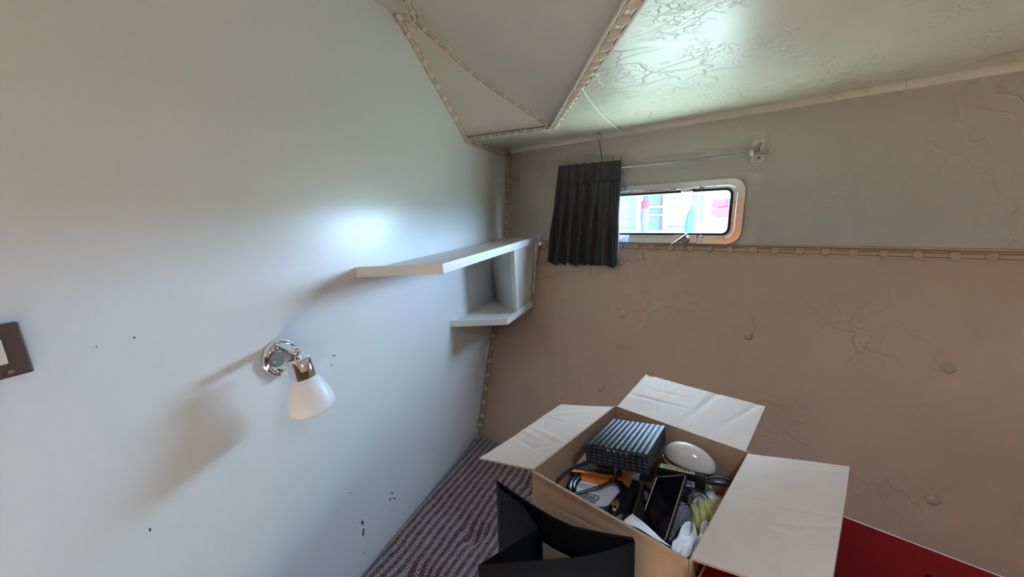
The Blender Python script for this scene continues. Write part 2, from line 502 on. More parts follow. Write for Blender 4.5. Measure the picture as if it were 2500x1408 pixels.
def ceilpt(s, t):
    p = Vector((-1, 2.28, 0.331)) + E1 * s
    p = p + HN * ((DU - NU.dot(p)) / NU.dot(HN)) + HN * t
    p.z = 0.331 + 0.021 * math.sin(math.pi / 2 * min(1, t / 0.042)) ** 0.8
    return p


ZC = 0.352
P1 = Vector((-1.0, 1.83, ZC)); P3 = Vector((-0.527, 1.817, ZC)); DIR = Vector((0.402, -0.916, 0)).normalized()
P5 = P3 + DIR * 1.10; PF = P3 + DIR * ((P3.y + 1.62) / -DIR.y)
mb = MB()
ts_ = [0, 0.004, 0.009, 0.015, 0.022, 0.030, 0.038, 0.046, 0.12]
mb.grid(lambda u, t: V(*ceilpt(-0.09 + 3.6 * u, ts_[round(t * 8)])), 40, 8)
e0, e1 = ceilpt(-0.09, 0.12), ceilpt(3.51, 0.12)
flat = [e0, e1, Vector((e1.x, -1.62, ZC)), PF, P5, P3, P1, Vector((-1.06, P1.y, ZC)), Vector((-1.06, e0.y, ZC))]
HX0, HX1, HY0, HY1 = 0.30, 0.47, 0.12, 0.29          # unseen deck hatch above the viewer, added to let in fill light


def clip(poly, ax, lim, keep):       # half-plane clip of a convex polygon
    out = []
    for p, q in zip(poly, poly[1:] + poly[:1]):
        a, b = keep * (p[ax] - lim), keep * (q[ax] - lim)
        if a >= 0: out.append(p)
        if a * b < 0: out.append(p.lerp(q, a / (a - b)))
    return out


whole = [e0, e1, flat[2], PF, P3]
band = clip(clip(whole, 1, HY1, -1), 1, HY0, 1)
for pg in (clip(whole, 1, HY1, 1), clip(whole, 1, HY0, -1), clip(band, 0, HX0, -1), clip(band, 0, HX1, 1)):
    mb.add([V(*p) for p in pg], [list(range(len(pg)))])
mb.add([V(*p) for p in (e0, P3, P1, flat[7])], [list(range(4))])
cl = tag(build('ceiling', mb, vinyl_gloss, smooth=True, angle=50), kind='structure'); cl['label'] = 'glossy creased cream vinyl under the side deck'

# --- sloping coaming panels up to the coach roof
P2 = Vector((-1.0, 1.354, 0.73)); Q = Vector((-0.93, 1.38, 0.712)); QF = Q + DIR * ((Q.y + 1.62) / -DIR.y) + Vector((0, 0, 0.04))
ridge = [Q, Vector((-0.859, 1.459, 0.634)), Vector((-0.794, 1.545, 0.558)), Vector((-0.679, 1.65, 0.466)), Vector((-0.597, 1.73, 0.405)), P3]
mb = MB(); mb.add([V(*p) for p in [P1, P2] + ridge], [list(range(8))])
tag(build('ceiling_front_panel', mb, vinyl_trunk), kind='structure')['label'] = 'beige vinyl triangle closing the coaming corner'
mb = MB()
up = ridge; dn = [P5, P3.lerp(P5, 0.8), P3.lerp(P5, 0.55), P3.lerp(P5, 0.32), P3.lerp(P5, 0.14), P3]
v = []; f = []
for a, b in zip(up[:-1], dn[:-1]): v += [V(*a), V(*b)]
v.append(V(*P3))
for i in range(4): f.append((2 * i, 2 * i + 1, 2 * i + 3, 2 * i + 2))
f.append((8, 9, 10))
mb.add(v, f)
mb.add([V(*p) for p in (P5, PF, QF, Q)], [(0, 1, 2, 3)])
tag(build('ceiling_side_panel', mb, vinyl_trunk, smooth='all'), kind='structure')['label'] = 'large sloping beige vinyl coaming panel overhead'

# --- coach roof and the rim of the added, unseen hatch
ZR = 0.752
ZRq = Q.z + 0.04
mb = MB()
r0 = Vector((-1.06, P2.y, 0.735)); r1 = Vector((-1.06, -1.62, ZR))


def ridge_at(y):
    t = (Q.y - y) / (Q.y - QF.y); return Q.lerp(QF, t)


def roofrow(y):
    a = Vector((-1.06, y, ZR if y < 1 else 0.735)); b = ridge_at(y); return a, b


ys = [Q.y, 1.0, 0.0, -0.8, -1.62]
mb.add([V(-1.06, P2.y, 0.735), V(*P2), V(*Q)], [(0, 1, 2)])
for ya, yb in zip(ys, ys[1:]):
    a0, b0 = roofrow(ya); a1, b1 = roofrow(yb)
    mb.add([V(*a0), V(*a1), V(*b1), V(*b0)], [(0, 1, 2, 3)])
roof = tag(build('ceiling_roof', mb, vinyl_trunk), kind='structure'); roof['label'] = 'pale cabin roof lining'
hp = [V(HX0, HY0, ZC), V(HX1, HY0, ZC), V(HX1, HY1, ZC), V(HX0, HY1, ZC)]; hn = Vector((0, 0, 1))
hcen = sum(hp, Vector()) / 4
mb = MB()
for i in range(4):
    a, b = hp[i], hp[(i + 1) % 4]; o_ = ((a + b) / 2 - hcen).normalized() * 0.03
    mb.prism([a, b, b + o_, a + o_], hn * 0.03)
tag(build('trim_11', mb, white_plastic), kind='structure')['label'] = 'white rim of the unseen hatch added for fill light'

# --- remaining walls, berth base, sole (behind the viewer)
mb = MB(); mb.box(V(0.9, -1.65, -0.4), (2.1 * S, 0, 0), (0, 0.03 * S, 0), (0, 0, 1.25 * S)); tag(build('wall_back', mb, dark_wood), kind='structure')
mb = MB(); mb.box(V(2.35, 0, -0.4), (0.03 * S, 0, 0), (0, 1.62 * S, 0), (0, 0, 1.25 * S)); tag(build('wall_front', mb, dark_wood), kind='structure')
mb = MB(); mb.box(Vector((0.6 * S, 0.2 * S, -0.02)), (2.4 * S, 0, 0), (0, 2.4 * S, 0), (0, 0, 0.02)); tag(build('floor', mb, sole_m), kind='structure')
mb = MB()
mb.box(V(-0.975, -0.82, -0.32), (0.018 * S, 0, 0), (0, 0.40 * S, 0), (0, 0, 1.04 * S)); dr = tag(build('door_1', mb, varnish), kind='structure'); dr['label'] = 'varnished mahogany door in the bulkhead behind the viewer'

# --- berth platform and cushion
BZ = -1.235
mb = MB(); yb0 = -0.25
pl0 = [V(-0.995, yb0, 0), V(2.30, yb0, 0)]
hc = Vector((-0.995, 1.72, 0)); hd_ = Vector((2.30, 1.72 - 3.295 * 0.2991, 0))
poly = [Vector((p.x, p.y, 0.0)) for p in (V(-0.995, yb0, 0), V(2.30, yb0, 0), V(hd_.x, hd_.y - 0.10, 0), V(hc.x, hc.y - 0.10, 0))]
mb.prism(poly, (0, 0, 0.43)); tag(build('floor_berth', mb, sole_m), kind='structure')['label'] = 'wooden berth platform under the cushion'
dents = [(-0.690, 1.109, 0.042, 0.040), (-0.790, 0.871, 0.042, 0.040), (-0.55, 1.42, 0.02, 0.05), (0.4, 0.9, 0.03, 0.05)]
mb = MB()


def cush(u, t):
    x = -0.998 + 3.29 * (u ** 1.35)
    yf = 1.744 - (x + 1) * 0.2991
    y = yb0 + 0.01 + (yf - yb0 - 0.01) * t
    d = min((x + 0.998), (yf - y), (y - yb0), 2.292 - x)
    z = BZ - 0.030 * max(0, 1 - d / 0.05) ** 2.2
    for dx, dy, dp, r in dents:
        q = ((x - dx) ** 2 + (y - dy) ** 2) ** 0.5
        z -= dp * math.exp(-(q / r) ** 2) + 0.014 * math.exp(-(q / 0.16) ** 2)
        # radiating pucker
        an = math.atan2(y - dy, x - dx); z -= 0.008 * math.exp(-(q / 0.12) ** 2) * (0.5 + 0.5 * math.sin(5 * an))
    z -= 0.03 * math.exp(-((x + 1.0) / 0.10) ** 2) * 0.15
    return V(x, y, z)


NU_, NV_ = 130, 150
mb.grid(cush, NU_, NV_)
n0 = len(mb.v); ring = [i for i in range(NU_ + 1)] + [(j + 1) * (NU_ + 1) - 1 for j in range(1, NV_ + 1)] + [NV_ * (NU_ + 1) + i for i in range(NU_ - 1, -1, -1)] + [j * (NU_ + 1) for j in range(NV_ - 1, 0, -1)]
base = []
for i in ring:
    p = mb.v[i].copy(); p.z = 0.434; zu = (0.434 - CZ) / S
    p.y = min(p.y, S * ((DD - ND.x * p.x / S - ND.z * zu) / ND.y - 0.012)); base.append(p)
mb.v += base; nr = len(ring)
for k in range(nr):
    mb.f.append([ring[k], ring[(k + 1) % nr], n0 + (k + 1) % nr, n0 + k]); mb.mi.append(0)
mb.f.append([n0 + k for k in range(nr)]); mb.mi.append(0)
cu = build('berth_cushion', mb, fabric, smooth=True, angle=70)
tag(cu, 'dark red and grey woven berth cushion along the white bulkhead', 'cushion')

# --- trim tapes
seam_btn = [0.30, 0.385, 0.465, 0.545, 0.625, 0.70, 0.78, 0.861, 0.939, 1.033, 1.119, 1.2, 1.281, 1.368, 1.446, 1.525, 1.606, 1.685, 1.765, 1.851, 1.937, 2.015, 2.10, 2.19, 2.28, 2.37]
s0, s1 = 0.275, 3.2
nseam = (NU + ND).normalized()
strip('trim_1', [hull(s0 + (s1 - s0) * k / 20, -0.229, off=0.002) for k in range(21)], nseam, 0.040, vinyl_trim_tan, BTN_TAN, [(s - s0) / (s1 - s0) for s in seam_btn], 'tan buttoned tape running along the hull seam below the window')
bis = (Vector((1, 0, 0)) + NU * 1.15).normalized()
cz = [0.30, 0.235, 0.165, 0.10, 0.035, -0.03, -0.095, -0.155]
a, b = Vector((-1, 2.372, 0.325)), Vector((-1, 2.285, -0.185))
cpts = [V(*(a.lerp(b, k / 8) + bis * 0.014)) for k in range(9)]
strip('trim_2', cpts, bis, 0.025, vinyl_trim, BTN_BEIGE, [(0.325 - z) / 0.51 for z in cz], 'buttoned tape in the upright corner above the shelf', 0.8)
bisL = (Vector((1, 0, 0)) + ND * 1.15).normalized()
a, b = Vector((-1, 2.06, -0.66)), Vector((-1, 1.765, -1.225))
strip('trim_3', [V(*(a.lerp(b, k / 8) + bisL * 0.022)) for k in range(9)], bisL, 0.026, vinyl_trim_tan, BTN_BEIGE, [0.06, 0.18, 0.30, 0.42, 0.55, 0.67, 0.79, 0.91, 0.99], 'buttoned tape in the slanting corner below the shelf', 0.9)
strip('trim_4', [V(-0.992, 2.37, 0.328), V(-0.992, 2.1, 0.338), V(-0.992, 1.83, 0.345)], Vector((1, 0, -0.55)), 0.026, vinyl_trim, BTN_BEIGE, [0.1, 0.22, 0.34, 0.46, 0.58, 0.7, 0.82, 0.94], 'buttoned tape where the side deck lining meets the bulkhead', 0.8)
strip('trim_5', [V(-0.99, 1.835, 0.345), V(-0.99, 1.595, 0.537), V(-0.99, 1.354, 0.728)], Vector((0.50, -0.58, -0.64)), 0.032, vinyl_trim, BTN_BEIGE, [0.03 + 0.094 * k for k in range(11)], 'buttoned tape climbing the bulkhead beside the coaming', 1.0)
strip('trim_6', [V(-0.995, 1.345, 0.722), V(-0.92, 1.37, 0.702)], Vector((0.1, -0.7, -0.7)), 0.030, vinyl_trim, BTN_BEIGE, [0.25, 0.85], 'short buttoned tape across the coaming apex', 1.0)
strip('trim_7', [V(*(Q + Vector((0.006, -0.004, -0.008)))), V(*(Q.lerp(QF, 0.5) + Vector((0.006, -0.004, -0.008)))), V(*(QF + Vector((0.006, -0.004, -0.008))))], Vector((0.3, 0.13, -0.94)), 0.030, vinyl_trim, BTN_BEIGE, [0.02 + 0.022 * k for k in range(6)], 'buttoned tape along the roof edge', 1.0)
strip('trim_8', [V(*(p + Vector((0.0, -0.004, -0.008)))) for p in ridge], Vector((0.12, -0.55, -0.82)), 0.022, vinyl_trim, BTN_BEIGE, [0.06 + 0.08 * k for k in range(12)], 'thin buttoned tape along the curved coaming ridge', 0.62, 0.0012)
strip('trim_9', [V(*(P1.lerp(P3, k / 4) + Vector((0.012 * (k == 0), -0.006, -0.004)))) for k in range(5)], Vector((0, -0.35, -0.94)), 0.016, vinyl_trim, BTN_BEIGE, [0.1 + 0.1 * k for k in range(9)], 'thin buttoned tape between the coaming triangle and the side deck', 0.5, 0.001)
perp = Vector((-DIR.y, DIR.x, 0))
n10 = (perp * 0.30 + Vector((0, -0.40, -0.86))).normalized()
strip('trim_10', [V(*(P3.lerp(PF, k / 12) + n10 * 0.006)) for k in range(13)], n10, 0.038, vinyl_trim, BTN_FAT, [0.006 + 0.0160 * k for k in range(30)], 'thick buttoned tape along the edge of the side deck lining', 0.95)

# ================================================================== WINDOW
win = empty('window_1', wloc(0, -WHH), 'long aluminium framed boat window with rounded corners', None, kind='structure')


def rrect(a, b, r, n=6):
    pts = []
    for cx, cy, st in ((a - r, b - r, 0), (-a + r, b - r, 90), (-a + r, -b + r, 180), (a - r, -b + r, 270)):
        for k in range(n + 1):
            an = math.radians(st + 90 * k / n); pts.append((cx + r * math.cos(an), cy + r * math.sin(an)))
    return pts


def ringmesh(outer, inner, c0, c1, mi=0, ax=0, bx=0):
    mb = MB(); n = len(outer)
    v = [wloc(x + ax, y + bx, c) for c in (c0, c1) for P in (outer, inner) for x, y in P]
    f = []
    for i in range(n):
        j = (i + 1) % n
        f += [(i, j, n + j, n + i), (2 * n + i, 3 * n + i, 3 * n + j, 2 * n + j), (i, 2 * n + i, 2 * n + j, j), (n + i, n + j, 3 * n + j, 3 * n + i)]
    mb.add(v, f, mi); return mb


o = build('frame', ringmesh(rrect(WHW, WHH, 0.058), rrect(WHW - 0.030, WHH - 0.028, 0.040), -0.004, 0.008), alu, win, smooth=True, bevel=0.0012)
o = build('sash', ringmesh(rrect(WHW - 0.031, WHH - 0.029, 0.039), rrect(WHW - 0.046, WHH - 0.040, 0.030), -0.018, 0.003), alu, win, smooth=True, bevel=0.0008)
o = build('gasket', ringmesh(rrect(WHW - 0.046, WHH - 0.040, 0.030), rrect(WHW - 0.057, WHH - 0.050, 0.022), -0.02, 0.007), rubber, win, smooth=True, bevel=0.002)
o = build('liner', ringmesh(rrect(WHW - 0.030, WHH - 0.028, 0.040), rrect(WHW - 0.034, WHH - 0.032, 0.037), -0.024, -0.004), alu, win, smooth=True)
gp = rrect(WHW - 0.056, WHH - 0.049, 0.022); mb = MB(); mb.add([wloc(x, y, -0.012) for x, y in gp], [list(range(len(gp)))])
build('pane', mb, glass, win)
for a, sgn in ((0.17, 1), (-0.33, 1)):                                   # hinges on the top edge
    mb = MB()
    mb.box(wloc(a - 0.024, WHH - 0.028, 0.014), E1 * 0.020 * S, E2U * 0.010 * S, NU * 0.006 * S)
    mb.box(wloc(a + 0.036, WHH - 0.026, 0.014), E1 * 0.022 * S, E2U * 0.009 * S, NU * 0.006 * S)
    h = build('hinge', mb, alu, win, bevel=0.001)
    mb = MB(); mb.lathe([(0.008, -0.018), (0.010, -0.012), (0.010, 0.012), (0.008, 0.018)], wloc(a + 0.006, WHH - 0.040, 0.018), E1, 12)
    build('knuckle', mb, chrome, h, smooth=True)
    mb = MB(); mb.tube([wloc(a - 0.03, WHH - 0.03, 0.02), wloc(a + 0.07, WHH - 0.03, 0.02)], 0.0022, 8); build('hinge_pin', mb, chrome, h, smooth=True)
for a in (0.185, -0.33):                                                 # latch with lever
    mb = MB(); mb.box(wloc(a, -WHH + 0.022, 0.010), E1 * 0.050 * S, E2U * 0.018 * S, NU * 0.004 * S)
    l = build('latch', mb, alu, win, bevel=0.002)
    mb = MB(); mb.lathe([(0.014, 0), (0.014, 0.006), (0.010, 0.010), (0.0001, 0.011)], wloc(a + 0.002, -WHH + 0.020, 0.014), NU, 20); build('latch_boss', mb, dull_metal, l, smooth=True)
    mb = MB(); mb.tube([wloc(a + 0.014, -WHH + 0.046, 0.030), wloc(a - 0.006, -WHH + 0.028, 0.032), wloc(a - 0.052, -WHH - 0.006, 0.036)], [0.0062, 0.0065, 0.0032], 10, flat=0.6); build('lever', mb, chrome, l, smooth=True)
    mb = MB(); mb.box(wloc(a + 0.066, -WHH + 0.024, 0.012), E1 * 0.005 * S, E2U * 0.016 * S, NU * 0.005 * S); build('stop', mb, alu, l, bevel=0.001)
for k in range(9):
    for sg in (1, -1):
        a = -0.34 + 0.085 * k
        mb = MB(); mb.lathe([(0.0035, 0), (0.0032, 0.0012), (0.0001, 0.0018)], wloc(a, sg * (WHH - 0.034), 0.0035), NU, 10); build('rivet', mb, alu, win, smooth=True)
for b in (0.04, -0.05):
    mb = MB(); mb.lathe([(0.0035, 0), (0.0032, 0.0012), (0.0001, 0.0018)], wloc(WHW - 0.040, b, 0.0035), NU, 10); build('rivet', mb, dull_metal, win, smooth=True)
portal('window_daylight', wloc(0, 0, -0.03), NU, E2U, (2 * WHW - 0.06) * S, (2 * WHH - 0.06) * S)
cl_ = bpy.data.lights.new('added_warm_light', 'POINT'); cl_.energy = 1.6; cl_.color = (1.0, 0.62, 0.34); cl_.shadow_soft_size = 0.03  # warm point light added so the window frame reflects an orange door
clo = bpy.data.objects.new('added_warm_light', cl_); C.objects.link(clo); clo.location = V(-0.80, -0.70, 0.42)
portal('added_hatch_portal', hcen + hn * 0.05, -hn, hp[3] - hp[0], (hp[1] - hp[0]).length * 1.1, (hp[3] - hp[0]).length * 1.1)  # sky sampling through the added hatch
#OBJECTS
# ================================================================== CURTAIN, ROD, CHAIN, CORD
rod = empty('curtain_rod', onhull(1850, 392), 'thin steel curtain rod above the window on a small screwed bracket', 'curtain rod')
ra, rb = onhull(1362, 424, off=0.045), onhull(1866, 370.5, off=0.045)
mb = MB(); mb.tube([ra, rb], 0.0044, 12); build('rod', mb, dull_metal, rod, smooth=True)
mb = MB(); ax = (rb - ra).normalized(); mb.lathe([(0.0054, 0), (0.0062, 0.004), (0.0062, 0.010), (0.004, 0.013), (0.0001, 0.0135)], rb - ax * 0.002, ax, 14); build('end_cap', mb, dull_metal, rod, smooth=True)
mb = MB(); mb.lathe([(0.0075, 0), (0.0085, 0.002), (0.0085, 0.009), (0.0075, 0.011)], onhull(1831, 374.5, off=0.045), ax, 14); build('collar', mb, white_plastic, rod, smooth=True)
bc = onhull(1851, 369)
pts = [bc + E1 * a * 0.0165 + E2U * b * 0.035 for a, b in ((-1, -0.9), (-0.85, -1), (0.75, -1), (1, -0.88), (1, 0.88), (0.75, 1), (-0.85, 1), (-1, 0.9))]
mb = MB(); mb.prism(pts, NU * 0.003); br = build('bracket', mb, cream_plastic, rod, bevel=0.0006)
mb = MB(); mb.box(bc + NU * 0.018 + E1 * -0.004, E1 * 0.010, E2U * 0.007, NU * 0.017); build('bracket_arm', mb, dull_metal, rod, bevel=0.002)
for b in (-0.021, 0.022):
    mb = MB(); mb.lathe([(0.0048, 0), (0.0042, 0.0015), (0.0001, 0.0022)], bc + E2U * b + NU * 0.003 + E1 * 0.004, NU, 14); build('screw', mb, dull_metal, br, smooth=True)

TL, TR, BL, BR = onhull(1364, 405, off=0.062), onhull(1516, 391, off=0.062), onhull(1338, 642, off=0.062), onhull(1513, 651, off=0.062)
mb = MB()


def pleat(u, v):
    a = TL.lerp(TR, u); b = BL.lerp(BR, u); p = a.lerp(b, v)
    uu = u + 0.018 * math.sin(9 * u + 2) * v
    ph = 2 * math.pi * 6.6 * uu + 0.7 * math.sin(5 * u)
    wv = math.sin(ph); wv = math.copysign(abs(wv) ** 0.75, wv)
    pinch = math.exp(-((v - 0.19) / 0.09) ** 2)
    gather = 1 / (1 + math.exp((u - 0.70) * 28))
    if v < 0.19:
        amp = 0.0045 + 0.005 * pinch
        amp *= 0.12 + 0.88 * gather
        wv = math.sin(2 * math.pi * 7.5 * u) if u < 0.7 else math.sin(2 * math.pi * 7.5 * u) * 0.4
    else:
        k = min(1, (v - 0.19) / 0.5)
        amp = (0.007 + 0.012 * k) * (0.45 + 0.55 * gather + 0.25 * (u > 0.85))
    off = wv * amp
    off += 0.004 * math.sin(23 * u + 11 * v) * (v > 0.19) * min(1, (v - 0.19) * 2)
    if v >= 0.185 and v < 0.21: off -= 0.0025          # stitched bottom of the heading
    p = p + NU * off
    lat = 0.006 * math.cos(ph) * min(1, max(0, (v - 0.19)) * 1.6) * (0.4 + 0.6 * gather)
    p = p + E1 * lat
    if v > 0.9: p.z += 0.010 * wv * (v - 0.9) * 10 * (0.5 + 0.5 * math.sin(7 * u))
    return p


mb.grid(pleat, 170, 60)
cur = empty('curtain', (BL + BR) / 2, 'short dark grey pleated curtain covering the left end of the window', 'curtain')
build('cloth', mb, curtain_m, cur, smooth='all', solid=0.0014)
mb = MB(); mb.tube([TL.lerp(TR, k / 40) * (1 - 0.187) + BL.lerp(BR, k / 40) * 0.187 + NU * (0.004 + 0.004 * math.sin(2 * math.pi * 7.5 * k / 40) * (k < 28)) for k in range(41)], 0.0009, 6)
build('heading_seam', mb, curtain_m, cur, smooth=True)
sd = TL.lerp(TR, 0.70)
mb = MB(); mb.tube([sd + NU * 0.004, (sd.lerp(BL.lerp(BR, 0.70), 0.18)) + NU * 0.004], 0.0008, 6); build('side_seam', mb, curtain_m, cur, smooth=True)

hk = onhull(1462, 326, off=0.055)
ch = empty('hanging_chain', onhull(1470, 391, off=0.055), 'small twisted steel chain hanging from a ceiling hook above the curtain', 'chain')
top = onhull(1461, 318, off=0.055)
mb = MB(); mb.tube([top + Vector((0, 0, 0.006)), top + Vector((-0.001, 0, -0.004)), hk + Vector((0.004, 0, -0.003)), hk + Vector((0.006, 0, 0.003)), hk + Vector((0.010, 0, 0.002))], [0.0032, 0.0034, 0.003, 0.0028, 0.0022], 8)
build('hook', mb, brass, ch, smooth=True)
rc = onhull(1463, 334, off=0.055); rr = 0.0105
mb = MB(); mb.tube([rc + E1 * rr * math.cos(k * math.pi / 10) + E2U * rr * math.sin(k * math.pi / 10) for k in range(20)], 0.0013, 8, closed=True); build('ring', mb, dull_metal, ch, smooth=True)
ca, cb = onhull(1463.5, 342, off=0.055), onhull(1469.5, 392, off=0.066)
mbl = MB(); nl = 12; dd = (cb - ca); ll = dd.length / nl
for k in range(nl):
    c = ca + dd * ((k + 0.5) / nl); t = dd.normalized(); s1_ = E1 if k % 2 else NU
    s1_ = (s1_ * 0.8 + (NU if k % 2 else E1) * 0.6); s1_ = (s1_ - t * s1_.dot(t)).normalized()
    mb = MB(); mb.tube([c + t * (ll * 0.78) * math.cos(j * math.pi / 5) + s1_ * 0.0034 * math.sin(j * math.pi / 5) for j in range(10)], 0.0012, 6, closed=True)
    build('link', mb, dull_metal, ch, smooth=True)


def onup(px, py, zu):
    r = ray(px, py); t = zu / r.z; return V(r.x * t, r.y * t, zu)


mb = MB(); cp = [onup(1418, 212, 0.346), onup(1432, 234, 0.3455), onup(1450, 258, 0.345), onup(1470, 281, 0.345), onup(1488, 297, 0.344), onup(1502, 309, 0.343), onhull(1514, 319, off=0.02), onhull(1525, 328, off=0.006)]
mb.tube(cp, 0.0022, 8)
tag(build('thin_white_cord', mb, cord_white, smooth=True), 'thin white cord running across the glossy ceiling near the curtain chain', 'cord')

# ================================================================== CORNER SHELF
sh = empty('corner_shelf', V(-0.87, 1.85, -0.563), 'white two level corner shelf with an open compartment on the bulkhead', 'shelf')


def hy(x, z):                     # y of the hull lining at x, z (units)
    n, d = (NU, DU) if z > -0.229 else (ND, DD)
    return (d - n.x * x - n.z * z) / n.y


g = 0.006
poly = [(-0.999, 0.998), (-0.728, 1.094), (-0.744, hy(-0.744, -0.207) - g), (-0.999, hy(-0.999, -0.207) - g)]
mb = MB(); mb.prism([V(x, y, -0.207) for x, y in poly], (0, 0, 0.016 * S)); build('top_board', mb, board_white, sh, bevel=0.0008)


def edge(name, a, b, z0, z1, th, inward):
    a, b = Vector((*a, 0)), Vector((*b, 0)); n = Vector(inward).normalized() * th
    mb = MB(); mb.prism([V(p.x, p.y, z0) for p in (a, b, b + n, a + n)], (0, 0, (z1 - z0) * S)); return build(name, mb, board_white, sh, bevel=0.0008)


edge('end_edging', (-0.999, 0.990), (-0.716, 1.092), -0.210, -0.175, 0.013, (-0.34, 0.94, 0))
edge('front_edging', (-0.716, 1.092), (-0.734, 2.125), -0.210, -0.175, 0.013, (-1, -0.01, 0))
edge('edging_cap', (-0.7335, 2.127), (-0.735, hy(-0.74, -0.21) - g), -0.211, -0.173, 0.014, (-1, -0.01, 0))
zl0, zl1 = -0.5627, -0.5310
poly = [(-0.999, 1.560), (-0.745, 1.660), (-0.745, hy(-0.745, zl0) - g), (-0.999, hy(-0.999, zl0) - g)]
mb = MB(); mb.prism([V(x, y, zl0 + 0.004) for x, y in poly], (0, 0, 0.016 * S)); build('lower_board', mb, board_white, sh, bevel=0.0008)
edge('lower_end_edging', (-0.999, 1.550), (-0.737, 1.650), zl0, zl1, 0.011, (-0.36, 0.93, 0))
edge('lower_front_edging', (-0.737, 1.650), (-0.735, hy(-0.735, zl0) - g), zl0, zl1, 0.011, (-1, 0, 0))
mb = MB(); da, db = Vector((-0.748, 1.795)), Vector((-0.998, 2.055)); nn = Vector((0.72, 0.69)) * 0.016
mb.prism([V(p.x, p.y, -0.545) for p in (da, db, db + nn, da + nn)], (0, 0, 0.337 * S)); build('divider', mb, board_white, sh, bevel=0.0006)
mb = MB(); mb.prism([V(-0.7495, 1.787, -0.546), V(-0.7495, 1.818, -0.546), V(-0.7495, 1.818, -0.208), V(-0.7495, 1.787, -0.208)], (0.009 * S, 0, 0)); build('divider_edging', mb, board_white, sh, bevel=0.0006)
xf = -0.755
mb = MB(); mb.prism([V(xf, 1.80, -0.546), V(xf, hy(xf, -0.546) - g, -0.546), V(xf, hy(xf, -0.40) - 0.03, -0.40), V(xf, hy(xf, -0.229) - 0.045, -0.208), V(xf, 1.80, -0.208)], (-0.012 * S, 0, 0)); build('front_panel', mb, board_white, sh)
mb = MB(); mb.prism([V(xf + 0.002, hy(xf, -0.229) - 0.047, -0.209), V(xf + 0.002, hy(xf, -0.229) - g, -0.212), V(xf + 0.002, hy(xf, -0.50) - g, -0.50)], (0.010 * S, 0, 0)); build('scribed_filler', mb, board_white, sh)

# ================================================================== WALL LAMP
lp = empty('wall_lamp', V(-1, 0.67, -0.379), 'chrome wall spotlight with a white opal glass shade on the bulkhead', 'lamp')
bc = V(-1, 0.672, -0.3765); X1 = Vector((1, 0, 0))
mb = MB(); mb.lathe([(0.0385, 0), (0.0390, 0.003), (0.0375, 0.010), (0.034, 0.0145), (0.031, 0.0155), (0.028, 0.0135), (0.0265, 0.009), (0.0001, 0.0085)], bc, X1, 40); build('base', mb, chrome, lp, smooth=True, angle=50)
mb = MB(); mb.lathe([(0.0165, 0.0088), (0.0160, 0.0105), (0.0001, 0.0108)], bc + Vector((0, -0.009, 0.001)), X1, 24); bp = build('cover_plate', mb, dull_metal, lp, smooth=True)
mb = MB(); mb.lathe([(0.0040, 0.009), (0.0038, 0.0125), (0.0001, 0.0135)], onx(660, 886), X1, 14); build('screw', mb, steel, bp, smooth=True)
mb = MB(); mb.lathe([(0.0078, 0.008), (0.0078, 0.0185), (0.0066, 0.0205), (0.0001, 0.0210)], onx(681, 908), X1, 20); build('switch_button', mb, white_plastic, lp, smooth=True)
pv = onx(722, 857, -0.885)
a0 = V(-0.988, 0.672, -0.338)
mb = MB(); mb.tube([a0, a0.lerp(pv, 0.12), a0.lerp(pv, 0.14), a0.lerp(pv, 0.95), pv], [0.0088, 0.0088, 0.0072, 0.0072, 0.0060], 18); build('arm', mb, chrome, lp, smooth=True)
mb = MB(); mb.lathe([(0.0001, -0.0078), (0.0055, -0.0055), (0.0078, 0), (0.0055, 0.0055), (0.0001, 0.0078)], pv + Vector((0.001, 0, -0.001)), (0, 0, 1), 16); build('joint', mb, chrome, lp, smooth='all')
c0 = onx(727, 874, -0.882); c1 = onx(769, 1006, -0.862); axl = (c1 - c0).normalized()
mb = MB(); mb.lathe([(0.0001, -0.004), (0.006, -0.004), (0.007, 0.0), (0.0195, 0.0012), (0.0220, 0.0035), (0.0225, 0.042), (0.0205, 0.0425)], c0, axl, 36); build('socket_cup', mb, chrome, lp, smooth=True, angle=50)
LSH = (c1 - c0).length - 0.006
prof = [(0.0215, 0.036), (0.0232, 0.043), (0.0290, 0.054), (0.0345, 0.068), (0.0390, 0.083), (0.0418, 0.098), (0.0420, 0.106), (0.0405, 0.1125), (0.0375, 0.1165), (0.035, 0.1165), (0.037, 0.106), (0.036, 0.09), (0.031, 0.068), (0.021, 0.045), (0.015, 0.042)]
kk = LSH / 0.1165
mb = MB(); mb.lathe([(r * 1.0, 0.0365 + (h - 0.0365) * (LSH - 0.0365) / (0.1165 - 0.0365)) for r, h in prof], c0, axl, 40); build('shade', mb, opal, lp, smooth='all')

# ================================================================== LIGHT SWITCH
sw = empty('light_switch', V(-1, 0.165, -0.231), 'brown framed rocker switch on the white bulkhead beyond the lamp', 'switch')
mb = MB(); mb.box(V(-0.993, 0.165, -0.1875), (0.0055, 0, 0), (0, 0.082 * S, 0), (0, 0, 0.0435 * S)); pt = build('plate', mb, brown_plastic, sw, bevel=0.002)
mb = MB(); mb.box(V(-0.984, 0.163, -0.186), (0.0045, 0, 0), (0, 0.059 * S, 0), (0, 0, 0.0205 * S)); build('rocker', mb, cream_plastic, sw, bevel=0.0015)
mb = MB(); mb.lathe([(0.0032, 0), (0.0028, 0.0012), (0.0001, 0.0016)], V(-0.985, 0.222, -0.2215), X1, 12); build('screw', mb, steel, pt, smooth=True)

